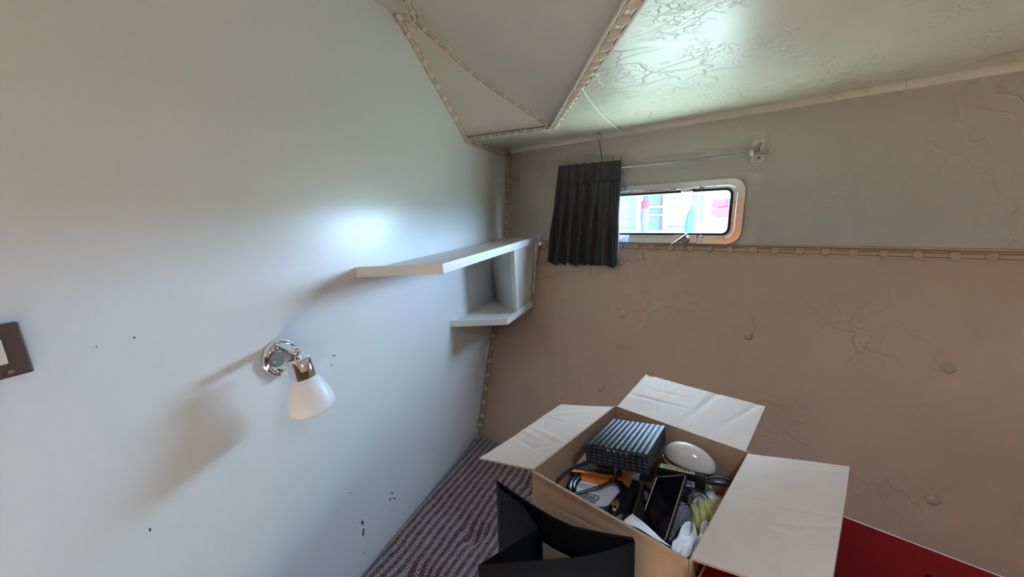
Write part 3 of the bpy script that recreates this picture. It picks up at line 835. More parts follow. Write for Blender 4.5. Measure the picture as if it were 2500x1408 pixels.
# ================================================================== CARDBOARD BOX
AX = Vector((0.3633, 0.9317, 0)); BX = Vector((0.9317, -0.3633, 0)); ZV = Vector((0, 0, 1))
BC = Vector((-0.0405, 0.667, 0)); HA, HB = 0.149, 0.1375
ZRIM = CZ - 0.4725; ZBOT = V(0, 0, BZ).z + 0.0015
K1 = BC - AX * HA - BX * HB; K2 = BC + AX * HA - BX * HB; K3 = BC + AX * HA + BX * HB; K4 = BC - AX * HA + BX * HB
cbx = empty('cardboard_box', Vector((BC.x, BC.y, ZBOT)), 'open brown cardboard box of electronics with flaps folded out', 'box')
TH = 0.0036


def sheet(name, parent, p, u, v, n, th, nu, nv, mats, fn=None, uvd=None):
    """board: p + u*s + v*t, inner face towards n; fn(s,t) displacement along n"""
    mb = MB(); p, u, v, n = map(Vector, (p, u, v, n)); n.normalize()
    fn = fn or (lambda s, t: 0.0)
    vi = [p + u * (i / nu) + v * (j / nv) + n * (fn(i / nu, j / nv)) for j in range(nv + 1) for i in range(nu + 1)]
    vo = [q - n * th for q in vi]; W = nu + 1
    q = [(j * W + i, j * W + i + 1, (j + 1) * W + i + 1, (j + 1) * W + i) for j in range(nv) for i in range(nu)]
    N = len(vi); mb.v = vi + vo; mb.f = [list(a) for a in q] + [[b + N for b in a][::-1] for a in q]; mb.mi = [0] * len(q) + [1] * len(q)
    ring = [i for i in range(W)] + [(j + 1) * W - 1 for j in range(1, nv + 1)] + [nv * W + i for i in range(nu - 1, -1, -1)] + [j * W for j in range(nv - 1, 0, -1)]
    for a, b in zip(ring, ring[1:] + ring[:1]): mb.f.append([a, a + N, b + N, b]); mb.mi.append(2)
    d = Vector(uvd) if uvd else u
    d = d.normalized(); e = n.cross(d)
    return build(name, mb, mats, parent, smooth=True, angle=40, uv=lambda c: (c.dot(d), c.dot(e)))


KM = [kraft_in, kraft_out, kraft_edge]
KB = [kraft_out, kraft_out, kraft_edge]  # box walls: same board as the flaps, inside shade put in as browner colour
hgt = Vector((0, 0, ZRIM - ZBOT))
at0 = lambda k: Vector((k.x, k.y, ZBOT))
sheet('side_panel', cbx, at0(K1), K2 - K1, hgt, BX, TH, 6, 6, KB)
sheet('side_panel', cbx, at0(K3), K4 - K3, hgt, -BX, TH, 6, 6, KB)
sheet('end_panel', cbx, at0(K2), K3 - K2, hgt, -AX, TH, 6, 6, KB)
sheet('end_panel', cbx, at0(K4), K1 - K4, hgt, AX, TH, 6, 6, KB)
sheet('bottom_panel', cbx, at0(K1) + ZV * 0.004, K2 - K1, K4 - K1, ZV, TH, 2, 2, KB)


def rnd(seed):
    r = random.Random(seed)
    cs = [(r.uniform(0.08, 0.92), r.uniform(0.2, 0.9), r.uniform(0.012, 0.03), r.uniform(0.15, 0.5), r.choice((-1, 1)) * r.uniform(0.5, 1.0), r.uniform(-0.25, 0.25)) for _ in range(7)]
    hs_ = [(r.uniform(0.1, 0.7), r.uniform(0.25, 0.85), r.uniform(0.12, 0.3), r.uniform(0.6, 1)) for _ in range(2)]

    def fn(s, t):
        d = 0.0
        for c in cs: d += 0.0022 * c[4] * math.exp(-((s - c[0] - c[5] * (t - c[1])) / c[2]) ** 2 - ((t - c[1]) / c[3]) ** 2)
        for h in hs_: d -= 0.0016 * h[3] * math.exp(-((t - h[1] - 0.2 * (s - h[0])) / 0.018) ** 2 - ((s - h[0]) / h[2]) ** 2)
        return d * min(1, t * 5) + 0.0012 * math.sin(5 * s + 3 * t) * t
    return fn


def flap(h0, h1, out, ang, ln, seed, bend=0.0, cut=0.004):
    a = math.radians(ang); d = out * math.cos(a) + ZV * math.sin(a); n = -out * math.sin(a) + ZV * math.cos(a)
    u = (h1 - h0); un = u.normalized(); p = Vector((h0.x, h0.y, ZRIM)) + un * cut
    r = rnd(seed)
    fn = lambda s, t: r(s, t) + bend * t * t
    return sheet('flap', cbx, p + d * 0.001, u - un * 2 * cut, d * ln, n, TH, 90, 48, KM, fn, un)


flap(K1, K2, -BX, -17.5, 0.166, 3)
flap(K2, K3, AX, 10.0, 0.153, 5)
flap(K3, K4, BX, 16.0, 0.146, 9)
fl = flap(K4, K1, -AX, -74.0, 0.130, 11)
fl.data.materials[0] = kraft_out
# joint tab and staple wire at the back corner
p = Vector((K2.x, K2.y, ZRIM - 0.052)) - AX * 0.0012 + BX * 0.002
sheet('glue_tab', cbx, p, BX * 0.034, ZV * 0.044, -AX, 0.001, 2, 2, KB)
mb = MB(); q = p + BX * 0.012 + ZV * 0.018 - AX * 0.003
mb.tube([q, q + BX * 0.004 + ZV * 0.006, q + BX * 0.010 + ZV * 0.004, q + BX * 0.013 - ZV * 0.002], 0.0008, 6); build('staple', mb, steel, cbx, smooth=True)
# bent corner of the back flap
aa = math.radians(10.0); d = AX * math.cos(aa) + ZV * math.sin(aa); n = -AX * math.sin(aa) + ZV * math.cos(aa)
q = Vector((K2.x, K2.y, ZRIM)) + d * 0.153 + BX * 0.004
mb = MB(); mb.prism([q, q + BX * 0.020, q + BX * 0.016 + d * 0.008 + n * 0.007, q + BX * 0.004 + d * 0.004 + n * 0.004], -n * 0.002); build('torn_corner', mb, kraft_out, cbx)

# ================================================================== CONTENTS OF THE BOX
ZB = lambda z: CZ + z


def inbox(a, b, z):             # a along long axis, b along short axis, z below the eye
    p = BC + AX * a + BX * b; return Vector((p.x, p.y, CZ + z))


# crumpled cream cloth that fills the lower box
mb = MB()


def fill(u, v):
    a = (-1 + 2 * u) * (HA - 0.0055); b = (-1 + 2 * v) * (HB - 0.0055)
    z = -0.600 + 0.045 * math.exp(-((u - 0.78) / 0.22) ** 2 - ((v - 0.95) / 0.20) ** 2) + 0.025 * math.exp(-((u - 0.45) / 0.2) ** 2 - ((v - 1.0) / 0.15) ** 2)
    z += 0.004 * math.sin(17 * u + 9 * v) + 0.004 * math.sin(31 * v - 13 * u) + 0.003 * math.sin(47 * u + 21 * v * v) + 0.0025 * math.sin(70 * v + 30 * u)
    return inbox(a, b, z)


mb.grid(fill, 60, 60)
n0 = len(mb.v); W = 61
ring = [i for i in range(W)] + [(j + 1) * W - 1 for j in range(1, W)] + [60 * W + i for i in range(59, -1, -1)] + [j * W for j in range(59, 0, -1)]
for i in ring:
    q = mb.v[i].copy(); q.z = ZBOT + 0.0065; mb.v.append(q)
for k in range(len(ring)):
    mb.f.append([ring[k], ring[(k + 1) % len(ring)], n0 + (k + 1) % len(ring), n0 + k]); mb.mi.append(0)
mb.f.append([n0 + k for k in range(len(ring))]); mb.mi.append(0)
tag(build('crumpled_cloth', mb, cream_cloth, smooth=True, angle=60), 'crumpled cream cloth filling the box beneath the electronics', 'cloth')

# external drive with scaled pattern
sc_ = 0.97
hc = M(-0.076 * sc_, 0.746 * sc_, -0.471 * sc_)
hx, hyv, hz = Vector((0.984, -0.14, 0.113)).normalized(), Vector((0.161, 0.966, -0.202)).normalized(), None
hyv = (hyv - hx * hyv.dot(hx)).normalized(); hz = hx.cross(hyv)
hw, hd2, hh = 0.118 * sc_ / 2, 0.1696 * sc_ / 2, 0.0375 * sc_
hdd = empty('external_drive', hc - hz * hh, 'black external hard drive with a scale patterned top lying in the box', 'hard drive')
mb = MB(); mb.box(hc - hz * (hh / 2 + 0.0016), hx * hw, hyv * hd2, hz * (hh / 2 - 0.0010)); build('case', mb, drive_black, hdd, bevel=0.002)
NXT, NYT = 11, 17
mb = MB()
for i in range(NXT):
    for j in range(NYT):
        x0, x1 = -hw + 2 * hw * i / NXT, -hw + 2 * hw * (i + 1) / NXT
        y0, y1 = -hd2 + 2 * hd2 * j / NYT, -hd2 + 2 * hd2 * (j + 1) / NYT
        xm = (x0 + x1) / 2; e = 0.0004
        P = lambda x, y, z: hc + hx * x + hyv * y + hz * z
        v = [P(x0 + e, y0, -0.0011), P(xm, y0, -0.0009), P(x1 - e, y0, -0.0011), P(x1 - e, y1, -0.0001), P(xm, y1, 0.0001), P(x0 + e, y1, -0.0001), P(xm, y0 + (y1 - y0) * 0.65, 0.0002)]
        mb.add(v, [(0, 1, 6), (1, 2, 6), (2, 3, 6), (3, 4, 6), (4, 5, 6), (5, 0, 6)])
o = build('scaled_top', mb, drive_black, hdd); tag(o, kind='stuff')
mb = MB()
for i in range(NXT):
    for j in range(5):
        for sd_, nrm in ((-1, -hyv),):
            x = -hw + 2 * hw * (i + 0.5) / NXT; z = -0.004 - (hh - 0.006) * (j + 0.5) / 5
            b = hc + hx * x - hyv * hd2 + hz * z; r = hw / NXT * 0.85; q = (hh - 0.006) / 10 * 0.9
            mb.add([b - hx * r, b - hz * q, b + hx * r, b + hz * q, b - hyv * 0.0012 + hz * q * 0.5], [(0, 1, 4), (1, 2, 4), (2, 3, 4), (3, 0, 4)])
for j2 in range(NYT):
    for j in range(5):
        y = -hd2 + 2 * hd2 * (j2 + 0.5) / NYT; z = -0.004 - (hh - 0.006) * (j + 0.5) / 5
        b = hc + hx * hw + hyv * y + hz * z; r = hd2 / NYT * 0.85; q = (hh - 0.006) / 10 * 0.9
        mb.add([b - hyv * r, b - hz * q, b + hyv * r, b + hz * q, b + hx * 0.0012 + hz * q * 0.5], [(0, 1, 4), (1, 2, 4), (2, 3, 4), (3, 0, 4)])
o = build('scaled_sides', mb, drive_black, hdd); tag(o, kind='stuff')
for k, (w_, h_) in enumerate(((0.0022, 0.0042), (0.0016, 0.0040), (0.0009, 0.0022), (0.0009, 0.0018))):
    x = -hw + 2 * hw * (0.40 + 0.095 * k); b = hc + hx * x - hyv * (hd2 + 0.0010) - hz * (0.0055 + 0.0006 * k)
    mb = MB(); mb.prism([b - hx * w_ - hz * h_ * 0.7, b + hx * w_ * 0.4, b - hx * w_ + hz * h_ * 0.7], -hyv * 0.0006); build('indicator_light', mb, label_white, hdd)

# coiled cable on its card
cc = inbox(-0.030, -0.082 + 0.012, 0)
cc = M(-0.120, 0.661, -0.560)
cab = empty('coiled_cable', cc, 'coiled black coaxial cable with a brass plug around a white card', 'cable')
mb = MB()
rng = random.Random(4)
for k in range(8):
    r = 0.047 + 0.0036 * (k % 4); z = 0.004 + 0.0066 * (k // 4); ph = rng.uniform(0, 6); ox, oy = rng.uniform(-.002, .002), rng.uniform(-.002, .002)
    mb.tube([cc + Vector((ox + r * 0.98 * math.cos(t * math.pi / 24), oy + r * math.sin(t * math.pi / 24), z + 0.0015 * math.sin(2 * t * math.pi / 24 + ph))) for t in range(48)], 0.0035, 8, closed=True)
build('cable_loops', mb, black_plastic, cab, smooth=True)
g0, g1 = onz(1505, 1222, 0.533), onz(1498, 1262, 0.533)
ga = (g1 - g0).normalized()
mb = MB(); mb.tube([g0 - ga * 0.02 + Vector((0.004, 0.004, -0.006)), g0, g0 + ga * 0.004], 0.0045, 10); build('strain_relief', mb, black_plastic, cab, smooth=True)
mb = MB(); mb.lathe([(0.0058, 0), (0.0064, 0.002), (0.0064, 0.012), (0.0056, 0.014)], g0 + ga * 0.003, ga, 18); build('plug_sleeve', mb, brass, cab, smooth=True)
mb = MB(); mb.lathe([(0.0048, 0.014), (0.0048, 0.022), (0.004, 0.024), (0.0036, 0.027), (0.0001, 0.0275)], g0 + ga * 0.003, ga, 18); build('plug_tip', mb, chrome, cab, smooth=True)

zc_ = 0.552
card = empty('cable_card', onz(1440, 1210, zc_), 'white cable packaging card with orange and black header inside the coil', 'packaging')
mb = MB(); ce = Vector((cc.x, cc.y, CZ - zc_)); pts = [ce + Vector((0.0425 * math.cos(k * math.pi / 18), 0.0425 * math.sin(k * math.pi / 18), 0)) for k in range(36)]
mb.prism(pts, (0, 0, -0.001)); build('round_card', mb, card_white, card)
# orange band standing on the card and the black header leaning back
o0, o1 = onz(1420, 1172, 0.549), onz(1486, 1187, 0.549)
t0, t1 = onz(1418, 1148, 0.535), onz(1487, 1165, 0.535)
mb = MB(); mb.prism([o0, o1, t1, t0], Vector((0.001, 0.002, 0))); build('orange_tab', mb, orange_card, card)
h0, h1 = onz(1392, 1150, 0.522), onz(1530, 1176, 0.522)
hb0, hb1 = onz(1402, 1138, 0.530), onz(1522, 1152, 0.530)
i0, i1 = onz(1393, 1143, 0.521), onz(1530, 1166, 0.521)
mb = MB(); mb.prism([h0, onz(1440, 1154, 0.522), onz(1490, 1165, 0.522), h1, i1, onz(1490, 1156, 0.521), onz(1440, 1145, 0.521), i0], Vector((0, 0, -0.001))); build('orange_lip', mb, orange_card, card)
j0, j1, j2, j3 = onz(1405, 1144, 0.5205), onz(1520, 1163, 0.5205), onz(1515, 1138, 0.516), onz(1425, 1122, 0.516)
mb = MB(); mb.prism([j0, j1, j2, j3], Vector((0, 0.0008, -0.0012))); hd_o = build('header', mb, print_black, card)
mb = MB(); mb.prism([onz(1500, 1160, 0.5200), onz(1512, 1162, 0.5200), onz(1508, 1140, 0.5155), onz(1498, 1140, 0.5155)], Vector((0, 0.0004, 0.0006))); build('header_stripe', mb, card_white, hd_o)


def text(name, body, p0, p1, upv, size, m, parent, ext=0.0002):
    cu_ = bpy.data.curves.new(name, 'FONT'); cu_.body = body; cu_.size = 1.0; cu_.align_x = 'LEFT'; cu_.extrude = 0.0
    tmp = bpy.data.objects.new(name, cu_); C.objects.link(tmp)
    dg = bpy.context.evaluated_depsgraph_get(); me = bpy.data.meshes.new_from_object(tmp.evaluated_get(dg))
    C.objects.unlink(tmp); bpy.data.objects.remove(tmp)
    x = (p1 - p0); wd = max(v.co.x for v in me.vertices); xs = x / wd; u = (upv - x.normalized() * upv.dot(x.normalized())).normalized() * size
    nrm = x.cross(u).normalized()
    mb = MB(); mb.add([p0 + xs * v.co.x + u * v.co.y + nrm * ext for v in me.vertices], [list(p.vertices) for p in me.polygons])
    bpy.data.meshes.remove(me)
    return build(name, mb, m, parent)


tu = (j3 - j0)
pa, pb_ = j0.lerp(j1, 0.26) + tu * 0.28, j0.lerp(j1, 0.74) + tu * 0.24
text('lettering', 'GOLD SERIES', pa + Vector((0, 0, .0006)), pb_ + Vector((0, 0, .0006)), tu, 0.0085, print_gold, hd_o)
# outlined figure printed on the card
def pz(zx, zy): return onz(1390 + zx * 110 / 2500, 1190 + zy * 60 / 1364, zc_ - 0.0006)
lines = [[(860, 270), (1000, 330), (1520, 440), (1600, 500), (1620, 590), (1560, 680), (1440, 735), (1330, 720), (720, 560), (690, 630)],
         [(740, 345), (830, 390), (1460, 545), (1420, 630), (800, 480), (700, 460), (600, 500), (540, 560), (500, 540), (560, 420)],
         [(780, 690), (1450, 860)], [(1150, 900), (1400, 970)], [(880, 640), (1340, 752)]]
for L_ in lines[:4]:
    mb = MB(); mb.tube([pz(*q) for q in L_], 0.00085, 6); build('printed_line', mb, print_black, card, smooth=True)

# black leads
mb = MB(); mb.tube([onz(1513, 1150, 0.505), onz(1507, 1160, 0.512), onz(1496, 1172, 0.520), onz(1478, 1182, 0.528), onz(1450, 1193, 0.534), onz(1415, 1203, 0.538), onz(1385, 1207, 0.540)], [0.0042, 0.0036, 0.0030, 0.0028, 0.0028, 0.0028, 0.0028], 10)
ld = empty('usb_lead', onz(1450, 1193, 0.534), 'black lead curving from the hard drive across the coiled cable', 'cable')
build('lead', mb, black_plastic, ld, smooth=True)
mb = MB(); mb.tube([onz(1514, 1148, 0.503), onz(1506, 1161, 0.5105)], 0.0048, 10); build('plug', mb, black_plastic, ld, smooth=True)
mb = MB(); mb.tube([onz(1434, 1130, 0.505), onz(1405, 1138, 0.507), onz(1382, 1152, 0.508), onz(1364, 1170, 0.510), onz(1358, 1186, 0.514)], 0.0032, 8)
tag(build('mains_cable', mb, black_plastic, smooth=True), 'black cord running along the inner left side of the box', 'cable')
# white leaflet edge under the drive
mb = MB(); mb.prism([onz(1400, 1140, 0.535), onz(1433, 1124, 0.53), onz(1440, 1100, 0.526), onz(1424, 1108, 0.528)], Vector((0, 0, -0.0012)))
tag(build('white_leaflet', mb, label_white), 'white leaflet corner poking out left of the hard drive', 'leaflet')
mb = MB(); mb.prism([onz(1521, 1178, 0.545), onz(1533, 1187, 0.545), onz(1552, 1150, 0.535), onz(1538, 1145, 0.535)], Vector((0.001, 0, -0.004)))
tag(build('white_instruction_card', mb, label_white), 'folded white instruction card right of the coiled cable', 'card')


def slab(name, p00, p10, p11, p01, th, m, parent, r=0.006, n=5):
    """rounded flat device from four corners"""
    p00, p10, p11, p01 = map(Vector, (p00, p10, p11, p01))
    c = (p00 + p10 + p11 + p01) / 4; ex = ((p10 - p00) + (p11 - p01)) / 4; ey = ((p01 - p00) + (p11 - p10)) / 4
    a, b = ex.length, ey.length; ex.normalize(); ey = (ey - ex * ey.dot(ex)).normalized(); nz = ex.cross(ey)
    if nz.z < 0: nz = -nz
    mb = MB(); pts = [c + ex * x + ey * y for x, y in rrect(a, b, r, n)]
    mb.prism(pts, -nz * th); return build(name, mb, m, parent, smooth=True, bevel=0.0008), (c, ex, ey, nz, a, b)


# tablet with a silver edge
td = empty('tablet', onz(1620, 1250, 0.535), 'black glossy tablet with a thin silver rim, smudged glass, upright in the box', 'tablet')
o, (c, ex, ey, nz, a, b) = slab('back_shell', M(-0.0447, 0.5901, -0.5691), M(0.003, 0.5534, -0.526), M(0.0335, 0.6548, -0.4735), M(-0.0142, 0.6915, -0.5166), 0.006, black_plastic, td)
mb = MB(); pts = rrect(a, b, 0.006, 5); mb.tube([c + ex * x + ey * y + nz * 0.0004 for x, y in pts], 0.0011, 8, closed=True); build('rim', mb, steel, td, smooth=True)
mb = MB(); mb.prism([c + ex * x + ey * y for x, y in rrect(a - 0.002, b - 0.002, 0.005, 5)], nz * 0.0006); build('screen', mb, black_gloss, td)
sm = mat('smudge_grey', (0.10, 0.11, 0.12), 0.5, var=(60, 0.5))
# phone-like slab with a silver side, left of the tablet
ph = empty('phone', onz(1580, 1240, 0.54), 'black phone with a bright silver side edge leaning beside the tablet', 'phone')
o, (c, ex, ey, nz, a, b) = slab('body', M(-0.0495, 0.5815, -0.5400), M(-0.0255, 0.5790, -0.556), M(-0.0172, 0.6880, -0.5490), M(-0.0413, 0.6910, -0.5330), 0.007, black_gloss, ph, r=0.003)
mb = MB(); mb.box(c - ex * (a + 0.0004) - nz * 0.003, ex * 0.0008, ey * (b - 0.002), nz * 0.0032); build('side_band', mb, steel, ph, bevel=0.0004)
mb = MB(); q = c + ey * b * 0.55 + nz * 0.0004
mb.prism([q + ex * 0.011 * math.cos(k) * (0.7 + 0.3 * math.sin(3 * k)) + ey * 0.017 * math.sin(k) * (0.8 + 0.2 * math.cos(2 * k)) for k in [i * math.pi / 9 for i in range(18)]], nz * 0.0002); build('smudge', mb, sm, ph)
# large dark case behind them
dk = empty('black_case', onz(1550, 1230, 0.56), 'matt black plastic case between the coiled cable and the phone', 'case')
slab('shell', onz(1528, 1262, 0.570), onz(1562, 1282, 0.570), onz(1582, 1168, 0.575), onz(1528, 1178, 0.575), 0.012, black_plastic, dk, r=0.008)
mb = MB(); mb.prism([onz(1560, 1160, 0.545), onz(1592, 1166, 0.545), onz(1600, 1150, 0.545), onz(1572, 1142, 0.545)], (0, 0, -0.012)); build('corner_frame', mb, drive_black, dk, bevel=0.001)
mb = MB(); mb.prism([onz(1613, 1166, 0.533), onz(1628, 1168, 0.533), onz(1630, 1163, 0.531), onz(1618, 1160, 0.531)], (0, 0, -0.001)); build('white_tab', mb, label_white, dk)
mb = MB(); mb.prism([onz(1540, 1153, 0.532), onz(1550, 1158, 0.532), onz(1560, 1153, 0.53), onz(1546, 1149, 0.53)], (0, 0, -0.001)); build('printed_tab', mb, label_white, dk)

# power adapter
ad = empty('power_adapter', onz(1665, 1185, 0.565), 'black laptop power adapter with a yellow label strip and looped lead', 'power adapter')
al, ar_ = onz(1604, 1140, 0.507), onz(1722, 1166, 0.503); ax_ = (ar_ - al); ln = ax_.length; ax_.normalize()
ay = Vector((-ax_.y, ax_.x, 0)).normalized(); az = ax_.cross(ay).normalized()
ac = (al + ar_) / 2 + ay * 0.008
mb = MB(); mb.box(ac - az * 0.0145, ax_ * ln / 2, ay * 0.0085, az * 0.0145); build('body', mb, black_plastic, ad, bevel=0.0022)
mb = MB(); mb.box(ac - ax_ * 0.006 + az * 0.0002, ax_ * ln * 0.36, ay * 0.0062, az * 0.0003); yl = build('label_strip', mb, label_yellow, ad)
text('lettering', 'XZ-CZH', ac - ax_ * 0.034 - ay * 0.003 + az * 0.0006, ac + ax_ * 0.022 - ay * 0.003 + az * 0.0006, ay, 0.0075, print_black, yl)
mb = MB(); mb.box(ac + ax_ * ln * 0.18 - ay * 0.0087 - az * 0.020, ax_ * 0.009, ay * 0.0003, az * 0.006); bl = build('barcode_label', mb, label_white, ad)
for k in range(7):
    mb = MB(); mb.box(ac + ax_ * (ln * 0.18 - 0.0066 + 0.0021 * k) - ay * 0.0091 - az * 0.0185, ax_ * (0.0005 + 0.0002 * (k % 2)), ay * 0.0001, az * 0.0033); build('bar', mb, print_black, bl)
ae = ac + ax_ * ln / 2 - az * 0.013
lp0 = [ae - ax_ * 0.002, ae + ax_ * 0.012, ae + ax_ * 0.026 + ay * 0.002 + az * 0.001, ae + ax_ * 0.038 + ay * 0.005, ae + ax_ * 0.041 + ay * 0.010 + az * 0.003, ae + ax_ * 0.034 + ay * 0.014 + az * 0.006, ae + ax_ * 0.018 + ay * 0.011 + az * 0.007, ae + ax_ * 0.003 + ay * 0.007 + az * 0.004]
mb = MB(); mb.tube(lp0, [0.0045, 0.0042, 0.0036, 0.003, 0.0026, 0.0026, 0.0026, 0.0026], 10); build('looped_lead', mb, black_plastic, ad, smooth=True)

# beige clamshell
dm = empty('beige_handset', onz(1680, 1150, 0.55), 'glossy beige rounded plastic handset behind the power adapter', 'handset')
d0, d1 = onz(1616, 1116, 0.496), onz(1745, 1166, 0.508)
dx = (d1 - d0); dl = dx.length / 2; dx.normalize(); dy = Vector((-dx.y, dx.x, 0)).normalized(); dz = dx.cross(dy).normalized(); dc = (d0 + d1) / 2 + dy * 0.020


def shell(hs, zs, z0, squash=1.0):
    mb = MB()

    def fn(u, v):
        th = 2 * math.pi * u; ph_ = math.pi / 2 * v
        r = math.cos(ph_); x = math.copysign(abs(math.cos(th)) ** 0.85, math.cos(th)) * r; y = math.copysign(abs(math.sin(th)) ** 0.95, math.sin(th)) * r
        return dc + dx * x * dl + dy * y * hs + dz * (z0 + zs * math.sin(ph_) * (1 - 0.10 * x))
    mb.grid(fn, 40, 12); return mb


build('upper_shell', shell(0.026, 0.034, 0.000), beige_gloss, dm, smooth='all', solid=0.0015)
build('lower_shell', shell(0.025, -0.018, -0.007), beige_gloss, dm, smooth='all', solid=0.0015)

# thin lead loop with plug pins
mb = MB(); mb.tube([onz(1664, 1188, 0.528), onz(1690, 1190, 0.530), onz(1715, 1200, 0.533), onz(1728, 1214, 0.535), onz(1722, 1226, 0.536), onz(1700, 1230, 0.536), onz(1668, 1232, 0.535)], 0.0014, 8)
tl = empty('thin_lead', onz(1700, 1215, 0.54), 'thin black lead looped right of the tablet with a small plug', 'cable')
build('lead', mb, black_plastic, tl, smooth=True)
pc = onz(1672, 1208, 0.540)
mb = MB(); mb.box(pc, AX * 0.012, BX * 0.009, ZV * 0.008); build('plug_body', mb, black_plastic, tl, bevel=0.002)
for k in (-1, 1):
    mb = MB(); q = pc + AX * 0.008 * k + ZV * 0.009; mb.tube([q, q + BX * 0.010 + ZV * 0.001, q + BX * 0.011 - ZV * 0.003], 0.0011, 6); build('pin', mb, chrome, tl, smooth=True)


def blob(name, c, rx, ry, rz, m, seed, amp=0.15, nu=36, nv=20, parent=None):
    r = random.Random(seed); ks = [(r.uniform(2, 7), r.uniform(2, 7), r.uniform(0, 6), r.uniform(0.3, 1)) for _ in range(6)]
    mb = MB()

    def fn(u, v):
        th = 2 * math.pi * u; ph_ = math.pi * (v - 0.5)
        x, y, z = math.cos(th) * math.cos(ph_), math.sin(th) * math.cos(ph_), math.sin(ph_)
        k = 1 + amp * sum(a * math.sin(p * x * 2 + q * y * 2 + s + 2 * z) for p, q, s, a in ks) / 3
        return c + AX * x * rx * k + BX * y * ry * k + ZV * z * rz * k
    mb.grid(fn, nu, nv); return build(name, mb, m, parent, smooth='all')


yc = tag(blob('yellow_cloth', onz(1716, 1262, 0.548), 0.038, 0.023, 0.025, yellow_cloth, 3, 0.22, 60, 36), 'bunched yellow green cloth at the right of the box', 'cloth')
net = empty('mesh_bag', onz(1655, 1300, 0.57), 'black net bag between the tablet and the white plastic sheet', 'net bag')
nc = onz(1656, 1284, 0.545)
blob('bundle', nc, 0.046, 0.017, 0.022, mat('dark_bundle', (0.03, 0.03, 0.032), 0.6), 8, 0.12, parent=net)
mb = MB()
for s_ in (-1, 1):
    for k in range(-12, 13):
        pth = []
        for j in range(25):
            t = -1.25 + 2.5 * j / 24; u = t; vv = s_ * t * 0.9 + k * 0.17
            x, y = u, vv
            q = 1 - x * x - y * y
            if q > 0.02: pth.append(nc + AX * x * 0.0475 + BX * y * 0.0185 + ZV * (math.sqrt(q) * 0.0245))
        if len(pth) > 2: mb.tube(pth, 0.00045, 4)
o = build('net', mb, mat('grey_net', (0.33, 0.33, 0.34), 0.6), net); tag(o, kind='stuff')


def leaf(name, pts, m, seed, label, cat, amp=0.004, nu=26, nv=26):
    """crumpled thin sheet spanning four corner points (p00,p10,p11,p01) with a bulge"""
    r = random.Random(seed); ks = [(r.uniform(3, 12), r.uniform(3, 12), r.uniform(0, 6), r.uniform(0.3, 1)) for _ in range(6)]
    p00, p10, p11, p01 = [Vector(p) for p in pts]; mb = MB()
    n = (p10 - p00).cross(p01 - p00).normalized()
    if n.z < 0: n = -n

    def fn(u, v):
        p = p00.lerp(p10, u).lerp(p01.lerp(p11, u), v)
        k = sum(a * math.sin(f1 * u + f2 * v + s) for f1, f2, s, a in ks) / 3
        return p + n * (amp * k + amp * 1.6 * math.sin(math.pi * u) * math.sin(math.pi * v))
    mb.grid(fn, nu, nv); o = build(name, mb, m, smooth='all', solid=0.0004); return tag(o, label, cat)


def petal(name, base, tip, wid, side, m, label, cat, bulge):
    base, tip = Vector(base), Vector(tip); d = tip - base; sd_ = Vector(side).normalized(); n = d.cross(sd_).normalized()
    if n.y > 0: n = -n
    mb = MB()

    def fn(u, v):
        w_ = wid * (0.25 + math.sin(math.pi * (0.22 + 0.70 * v)) ** 0.8 * 1.05) * (1 - max(0, v - 0.55) ** 2 * 3.6)
        x = (u - 0.5) * 2
        return base + d * v + sd_ * x * w_ + n * (bulge * (1 - abs(x + 0.25 * math.sin(3 * v))) * 1.4 + 0.003 * math.sin(7 * u + 5 * v) + 0.003 * math.sin(13 * v - 6 * u))
    mb.grid(fn, 24, 26); return tag(build(name, mb, m, smooth='all', solid=0.0004), label, cat)


petal('white_plastic_wrap', onz(1655, 1352, 0.505), onz(1689, 1274, 0.507), 0.0125, onz(1712, 1330, 0.505) - onz(1660, 1325, 0.515), white_sheet, 'wide white plastic wrap standing at the near corner of the box', 'plastic wrap', 0.006)
petal('white_plastic_wrap', onz(1694, 1352, 0.508), onz(1728, 1273, 0.512), 0.0075, onz(1732, 1312, 0.506) - onz(1700, 1300, 0.516), white_sheet, 'narrow white plastic wrap beside the yellow green cloth', 'plastic wrap', 0.005)
leaf('white_tissue', [onz(1520, 1272, 0.500), onz(1545, 1252, 0.510), onz(1580, 1290, 0.505), onz(1655, 1345, 0.495)], white_sheet, 21, 'torn white tissue along the near rim of the box', 'tissue', 0.003)
leaf('translucent_bag', [onz(1740, 1280, 0.56), onz(1690, 1225, 0.56), onz(1735, 1190, 0.55), onz(1772, 1230, 0.548)], white_sheet, 33, 'crumpled white plastic bag under the adapter lead', 'plastic bag', 0.007)

# ================================================================== BLACK CARRIER BAG IN FRONT OF THE BOX
zb = 0.45
rim = [onz(1212, 1172, zb), onz(1245, 1194, zb), onz(1295, 1228, zb + .004), onz(1350, 1262, zb + .006), onz(1400, 1284, zb + .006), onz(1470, 1299, zb + .003), onz(1546, 1312, zb)]
front = [onz(1549, 1322, zb), onz(1500, 1340, zb), onz(1427, 1358, zb), onz(1300, 1369, zb), onz(1168, 1380, zb)]
bag = empty('black_carrier_bag', Vector((rim[3].x, rim[3].y - 0.03, ZBOT)), 'empty black card carrier bag with a cut out handle before the cardboard box', 'bag')
zbot = ZBOT + 0.001


def drop(p, off=Vector((0, 0, 0)), z=zbot):
    q = Vector((p.x, p.y, z)) + off; return q


inn = Vector((0.25, -0.9, 0)).normalized()
# back panel with handle slot: grid minus slot
NB, NH = 36, 30
def rimpt(t):
    x = t * (len(rim) - 1); i = min(int(x), len(rim) - 2); return rim[i].lerp(rim[i + 1], x - i)


